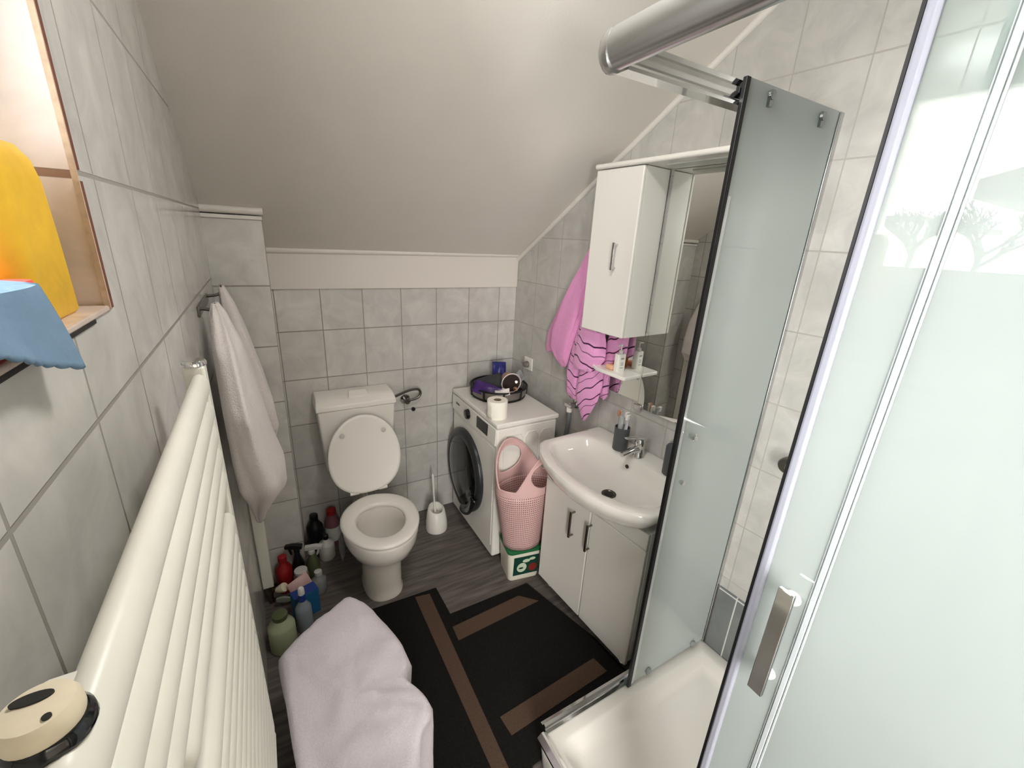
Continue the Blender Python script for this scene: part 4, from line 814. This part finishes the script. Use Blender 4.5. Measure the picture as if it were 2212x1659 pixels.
# rail A (towards the right wall) : grooved chrome profile
def railA(x0, x1, z, prof): return MB().loft([[(x, YS + 0.022 + q[0], z + q[1]) for q in prof] for x in (x0, x1)])
profA = [(-0.018, 0.0), (-0.021, 0.006), (-0.014, 0.018), (-0.019, 0.026), (-0.019, 0.036), (-0.012, 0.044), (-0.016, 0.052), (0.016, 0.052), (0.020, 0.030), (0.018, 0.0)]
mb = railA(0.862, 1.680, 2.102, profA); build('top_rail', mb, CHROME, t, smooth=25)
profT = [(0.036 * cos(radians(a)) * 0.8, 0.038 * sin(radians(a))) for a in range(0, 360, 20)]
mb = MB().loft([[(XS + q[0], y, 2.132 + q[1]) for q in profT] for y in (-1.592, -2.52)]); build('top_rail', mb, CHROME_S, t, smooth=60)['label'] = 'rounded grey top rail running towards the viewer'
mb = MB().loft([[(XS + q[0] * k, y, 2.130 + q[1] * k) for q in profT] for y, k in ((-1.600, 1.06), (-1.590, 1.06), (-1.578, 1.0), (-1.568, 0.75), (-1.564, 0.3))]); build('corner_cap', mb, CHROME_S, t, smooth=60)
mb = railA(0.850, 1.680, 0.1345, [(-0.020, 0), (-0.020, 0.008), (-0.006, 0.010), (-0.006, 0.024), (0.004, 0.026), (0.010, 0.012), (0.022, 0.010), (0.022, 0)]); build('bottom_rail', mb, CHROME, t, smooth=25)
mb = MB().loft([[(XS + q[0], y, 0.1345 + q[1]) for q in [(-0.020, 0), (-0.020, 0.010), (-0.004, 0.024), (0.004, 0.024), (0.020, 0.008), (0.020, 0)]] for y in (-1.60, -2.50)]); build('bottom_rail', mb, CHROME, t, smooth=25)
mb = MB().box(1.27, 1.682, YS + 0.026, YS + 0.032, 0.160, 2.10); build('fixed_panel', mb, FROST, t, smooth=0)
mb = MB().box(XS + 0.012, XS + 0.018, -2.50, -2.170, 0.150, 2.098); build('fixed_panel', mb, FROST_D, t, smooth=0)
FIXEDGE = mat('clear_seal_edge', (214, 220, 220), 0.15, coat=0.5)
mb = MB().box(XS + 0.008, XS + 0.022, -2.176, -2.165, 0.150, 2.098); build('panel_profile', mb, FIXEDGE, t, bevel=0.003)
mb = MB().box(1.668, 1.690, YS - 0.010, YS + 0.022, 0.135, 2.16); build('wall_profile', mb, CHROME_S, t, bevel=0.002)

t = thing('shower_door', (1.4, YS, 0.15), 'frosted sliding shower door with a black edge seal next to the washbasin', 'shower door')
mb = MB().box(1.236, 1.664, YS - 0.006, YS, 0.150, 2.160); build('door_glass', mb, FROST, t, smooth=0)
mb = MB().box(1.221, 1.2365, YS - 0.010, YS + 0.002, 0.140, 2.160); build('edge_seal', mb, BLACK, t, bevel=0.002)
mb = MB().box(1.2365, 1.250, YS - 0.0085, YS - 0.006, 0.150, 1.90); build('seal_strip', mb, FIXEDGE, t)
for x, z in ((1.325, 2.138), (1.574, 2.132)):
    mb = MB().lathe([(0.004, -0.012), (0.011, -0.011), (0.012, -0.004), (0.006, 0.0)], (x, YS - 0.006, z), axis='y', n=18).box(x - 0.006, x + 0.006, YS - 0.014, YS - 0.006, z - 0.026, z - 0.004); build('roller', mb, mat('smoky_chrome', (150, 154, 152), 0.2, 1.0), t)
for x, z in ((1.325, 0.172), (1.594, 0.168)):
    mb = MB().lathe([(0.012, -0.010), (0.013, -0.002), (0.006, 0.0)], (x, YS - 0.006, z), axis='y', n=16).box(x - 0.007, x + 0.007, YS - 0.014, YS - 0.006, z - 0.018, z + 0.004); build('roller', mb, mat('grey_roller', (140, 146, 144), 0.4), t)
for z in (1.212, 1.045):
    mb = MB().lathe([(0.006, 0.0), (0.006, -0.014), (0.0115, -0.016), (0.0125, -0.022), (0.009, -0.026), (0.001, -0.0265)] if z > 1.1 else [(0.006, 0.0), (0.0085, -0.008), (0.009, -0.014), (0.001, -0.0155)], (1.284, YS - 0.006, z), axis='y', n=22); build('handle_bolt', mb, CHROME, t)
mb = MB().tube([(1.284, YS, 1.212), (1.284, YS + 0.009, 1.212)], 0.004, n=8).tube([(1.284, YS, 1.045), (1.284, YS + .009, 1.045)], 0.004, n=8); build('handle_stem', mb, CHROME, t)

t = thing('shower_door', (XS, -2.3, 0.15), 'open frosted sliding shower door with a chrome bar handle and bluish edge seal, nearest the viewer', 'shower door')
mb = MB().box(XS - 0.010, XS - 0.004, -2.46, -2.118, 0.150, 2.098); build('door_glass', mb, FROST_D, t, smooth=0)
mb = MB().box(XS - 0.014, XS + 0.008, -2.104, -2.100, 0.150, 2.098); build('edge_seal', mb, BLACK, t)
mb = MB().box(XS - 0.016, XS - 0.002, -2.1185, -2.104, 0.150, 2.098); build('seal_strip', mb, BLUESEAL, t, bevel=0.004)
for ya, yb, q in ((-2.1925, -2.1895, .0115), (-2.1885, -2.1815, .0130), (-2.1805, -2.1785, .0115)):
    build('door_profile', MB().box(XS - q, XS - 0.0100, ya, yb, 0.150, 2.098), PROF, t, bevel=0.0008)
mb = MB().box(XS - 0.042, XS - 0.034, -2.172, -2.149, 1.090, 1.296); h = build('handle', mb, CHROME, t, bevel=0.0012)
for z in (1.27, 1.115):
    mb = MB().lathe([(0.006, -0.026), (0.006, -0.012), (0.011, -0.004), (0.012, 0.0)], (XS - 0.010, -2.160, z), axis='x', n=20); build('handle_post', mb, PLASTIC_W, h)

# shower mixer knob on right wall, just visible past the door edge
t = thing('shower_mixer', RW(1.735, 0.03, 1.09), 'dark round shower mixer knob on the right wall behind the open glass door', 'mixer')
mb = MB().lathe([(0.020, 0.0), (0.020, 0.03), (0.028, 0.034), (0.028, 0.055), (0.024, 0.060)], (0, 0, 0), n=24, fn=lambda a, b_, c: RW(1.750 + a, c, 1.088 + b_)); build('mixer_knob', mb, STEEL_D, t)
mb = MB().tube([RW(1.75, 0.045, 1.088), RW(1.95, 0.045, 1.088)], 0.02); build('mixer_body', mb, CHROME, t)

# ================================================================== WINDOW SILL ITEMS
YEL = mat('yellow_plastic', (236, 188, 46), 0.5, noise=0.1, nscale=30, bump=0.15, bscale=120)
t = thing('yellow_bottle', (-0.047, -1.752, WZ0), 'rounded yellow plastic bottle on the window sill', 'bottle')
mb = MB().loft([[(-0.047 + p[0], -1.752 + p[1], WZ0 + z) for p in rrect(.034 * k, .062 * k2, .022 * k, 0)] for z, k, k2 in ((0, .9, .96), (.004, 1, 1), (.08, .98, 1), (.135, .94, .98), (.155, .84, .93), (.168, .62, .80))]); build('bottle_body', mb, YEL, t, smooth=60)
mb = MB().lathe([(0.016, 0.162), (0.016, 0.185), (0.013, 0.188)], (-0.047, -1.765, WZ0), n=20); build('bottle_cap', mb, YEL, t)
RED = mat('coral_red_sponge', (250, 90, 84), 0.6, bump=0.4, bscale=150)
mb = MB().loft([[(-0.0165 + p[0], -1.905 + p[1], WZ0 + z) for p in rrect(.0155 * k, .088 * k2, .013 * k, 0)] for z, k, k2 in ((0, .9, .96), (.006, 1, 1), (.036, 1, 1), (.048, .7, .95))])
tag(build('red_sponge', mb, RED, smooth=60), 'coral red sponge on the window sill in front of the yellow bottle', 'sponge')
BLUEC = mat('grey_blue_cloth', (120, 146, 170), 0.9, spec=0.1, bump=0.3, bscale=90, noise=0.08, nscale=30)
def bluef(u, v):
    y0 = -1.868 - 0.008 * v - 0.25 * u
    if v < .25: k = v / .25; x = -0.034 + 0.044 * k; z = 1.7155 - 0.003 * k * k
    else:
        k = (v - .25) / .75; hem = 1.641 + 0.085 * u; x = 0.010 + 0.013 * k + 0.003 * sin(14 * u + 2 * k); z = 1.7125 * (1 - k) + hem * k - 0.0025 * (abs(sin(u * 40)) if k > .95 else 0)
    return (x, y0, z)
tag(build('cleaning_cloth', MB().grid(bluef, 90, 24), BLUEC, smooth=70, solid=0.0025), 'grey blue cloth with a serrated hem hanging over the window sill edge', 'cloth')

# ================================================================== BOTTLES BY THE COLUMN
def bottle(name, loc, r, h, M, capM, label, cat='bottle', cap_r=None, cap_h=0.03, sx=1.0, shoulder=.72, labelM=None):
    t = thing(name, loc, label, cat); cap_r = cap_r or r * .45
    mb = MB().lathe([(r * .93, 0), (r, .006), (r, h * shoulder), (r * .92, h * (shoulder + .06)), (cap_r * 1.02, h * .93), (cap_r * .95, h)], loc, n=28, sx=sx); build('bottle_body', mb, M, t, smooth=55)
    mb = MB().lathe([(cap_r, h - .002), (cap_r * 1.04, h + cap_h * .2), (cap_r, h + cap_h * .9), (cap_r * .8, h + cap_h)], loc, n=22); build('cap', mb, capM, t)
    if labelM:
        mb = MB().lathe([(r * 1.015, h * .18), (r * 1.015, h * .62)], loc, n=28, cap=False, sx=sx); build('label', mb, labelM, t)
    return t
def trigger(name, loc, r, h, M, headM, label, ang):
    t = thing(name, loc, label, 'spray bottle')
    mb = MB().lathe([(r * .93, 0), (r, .006), (r, h * .62), (r * .55, h * .85), (r * .35, h)], loc, n=28, sx=.85); build('bottle_body', mb, M, t, smooth=55)
    R = Matrix.Rotation(ang, 3, 'Z'); f = lambda x, y, z: tuple(Vector(loc) + R @ Vector((x, y, 0)) + Vector((0, 0, h + z)))
    mb = MB().lathe([(r * .42, -0.004), (r * .42, 0.018), (r * .3, 0.022)], (0, 0, 0), n=18, fn=f).prism([(-0.028, 0.020), (0.052, 0.024), (0.055, 0.040), (0.02, 0.046), (-0.03, 0.042)], -0.012, 0.012, fn=f, axis='y'); build('spray_head', mb, headM, t, bevel=0.003)
    mb = MB().prism([(0.030, 0.024), (0.040, 0.024), (0.034, -0.006), (0.026, -0.018), (0.022, -0.012)], -0.006, 0.006, fn=f, axis='y'); build('trigger', mb, headM, t, bevel=0.002)
    return t
MRED = mat('deep_red_plastic', (150, 30, 32), 0.35); MBLK = mat('black_bottle', (18, 18, 20), 0.3); MGRN = mat('dark_green_plastic', (84, 92, 62), 0.35); MPGR = mat('pale_green_plastic', (176, 184, 148), 0.35)
MBLU = mat('blue_plastic', (40, 66, 140), 0.35); MTEAL = mat('teal_blue_carton', (32, 104, 150), 0.5); MGWH = mat('greyish_white_plastic', (200, 198, 192), 0.4); MPNK = mat('pinkish_white_plastic', (214, 176, 170), 0.4); MPLUM = mat('dull_plum_plastic', (112, 74, 78), 0.4)
bottle('cleaner_bottle', (0.365, -0.075, 0.0), 0.042, 0.205, MPLUM, MRED, 'plum coloured cleaner bottle with a wide bright red cap, behind the toilet', cap_r=0.026, cap_h=0.03, labelM=MGWH)
bottle('cleaner_bottle', (0.272, -0.075, 0.0), 0.044, 0.195, MBLK, MBLK, 'black bottle standing against the side of the tiled column', cap_r=0.022)
bottle('bleach_bottle', (0.315, -0.185, 0.0), 0.042, 0.125, MGWH, MBLK, 'greyish white bottle with a black cap between column and toilet', cap_r=0.014, cap_h=0.025)
pouch('refill_sachet', (0.388, -0.235, 0.075), (0.075, 0.14, 0.022), (radians(84), radians(8), radians(70)), mat('grey_sachet', (150, 150, 156), 0.5, noise=0.2, nscale=40), 'grey refill sachet leaning upright against the toilet foot', 'sachet', seed=2, wob=0.003)
trigger('spray_bottle', (0.232, -0.335, 0.0), 0.040, 0.175, MGRN, MGWH, 'olive green spray bottle with a white trigger head at the foot of the column', radians(-15))
trigger('spray_bottle', (0.166, -0.315, 0.0), 0.034, 0.190, MBLK, MBLK, 'black spray bottle with a black trigger head against the front of the column', radians(160))
bottle('detergent_bottle', (0.098, -0.335, 0.0), 0.046, 0.175, MRED, MRED, 'red detergent bottle behind the heating pipe valve', cap_r=0.02, sx=.8)
bottle('cream_jar', (0.172, -0.400, 0.0), 0.036, 0.125, mat('brown_jar', (120, 98, 78), 0.4), MGWH, 'brownish jar with a pale lid beside the red detergent bottle', 'jar', cap_r=0.030, cap_h=0.018, shoulder=.85)
pouch('soap_refill', (0.172, -0.470, 0.075), (0.10, 0.145, 0.035), (radians(70), radians(-14), radians(20)), MPNK, 'pinkish white soap refill pouch leaning in front of the brownish jar', 'pouch', seed=9, wob=0.004)
bottle('clear_bottle', (0.247, -0.425, 0.0), 0.036, 0.105, CLEARP, MGWH, 'clear squat bottle next to the pinkish refill pouch', cap_r=0.018, cap_h=0.02)
t = thing('detergent_carton', (0.19, -0.545, 0.0), 'teal blue carton standing behind the blue capped bottle', 'carton')
f = lambda x, y, z: (0.175 + x * cos(.3) - y * sin(.3), -0.545 + x * sin(.3) + y * cos(.3), z)
build('carton_body', MB().box(-.055, .055, -.03, .03, 0, .135, fn=f), MTEAL, t, bevel=0.002); build('carton_flap', MB().box(-.054, .054, -.029, .029, .1352, .1372, fn=f), MBLU, t)
bottle('toilet_cleaner', (0.162, -0.635, 0.0), 0.034, 0.170, mat('pale_blue_grey_bottle', (150, 158, 166), 0.35), MBLU, 'pale grey bottle with navy neck and white tip, in front of the teal carton', cap_r=0.016, cap_h=0.035)
tag(build('spout_tip', MB().lathe([(0.014, 0.204), (0.013, 0.232), (0.009, 0.238)], (0.162, -0.635, 0.0), n=18), PLASTIC_W, bpy.data.objects['toilet_cleaner']), 'white tip', None)
bottle('shampoo_bottle', (0.070, -0.690, 0.0), 0.054, 0.165, MPGR, MGRN, 'large pale green bottle in front of the heating pipe valve', cap_r=0.03, cap_h=0.02)

# ================================================================== OUTSIDE (seen mirrored in the shower door)
WALLP = mat('house_render', (232, 222, 208), 0.8, noise=0.05, nscale=3); ROOFT = mat('grey_roof', (92, 86, 84), 0.8, noise=0.1, nscale=8); BARK = mat('bare_bark', (58, 50, 46), 0.9)
t = thing('house', (-8.6, 2.2, -3.0), 'pale rendered house with a flat eave outside, reflected at the left of the shower glass', 'house')
build('house_wall', MB().box(-12, -8.2, 1.0, 6.0, -3.0, 2.36), WALLP, t); build('roof', MB().box(-12.3, -7.9, 0.80, 6.3, 2.36, 2.46), ROOFT, t)
t = thing('roof_canopy', (-5.0, -1.6, -3.0), 'grey sloping roof outside, reflected at the right of the shower glass', 'roof')
build('roof_slab', MB().loft([[(x, -0.85, 2.30), (x, -0.85, 2.46), (x, -4.0, 3.4), (x, -4.0, 2.0)] for x in (-5.9, -4.0)]), ROOFT, t); build('roof_post', MB().box(-5.7, -5.55, -3.9, -3.75, -3.0, 2.1), WALLP, t)
def tree(loc, h, seed, label):
    t = thing('bare_tree', loc, label, 'tree', 'bare trees outside the window'); rnd = random.Random(seed); tr_, br_ = MB(), MB()
    def grow(p, d, L_, r, lv):
        q = p + d * L_; (tr_ if lv == 0 else br_).tube([p, (p + q) / 2 + Vector((rnd.uniform(-.04, .04), rnd.uniform(-.04, .04), 0)) * L_, q], [r, r * .85, r * .7], n=5)
        if lv < 5:
            for _ in range(3 if lv else 4):
                dd = (d + Vector((rnd.uniform(-.75, .75), rnd.uniform(-.75, .75), rnd.uniform(-.15, .5)))).normalized(); grow(p + d * L_ * rnd.uniform(.6, 1), dd, L_ * rnd.uniform(.55, .75), r * .68, lv + 1)
    top = Vector(loc) + Vector((0, 0, h)); tr_.tube([loc, tuple(top)], [.05, .032], n=8)
    for _ in range(6): grow(top - Vector((0, 0, rnd.uniform(0, .25))), Vector((rnd.uniform(-.3, .3), rnd.uniform(-.75, .75), rnd.uniform(.5, 1))).normalized(), rnd.uniform(.22, .32), 0.026, 1)
    build('trunk', tr_, BARK, t); build('branches', br_, BARK, t)
tree((-6.6, 0.30, -3.0), 4.95, 1, 'bare leafless tree beside the pale house outside, reflected in the shower glass')
tree((-6.9, -0.32, -3.0), 4.95, 5, 'bare leafless tree below the grey roof outside, reflected in the shower glass')
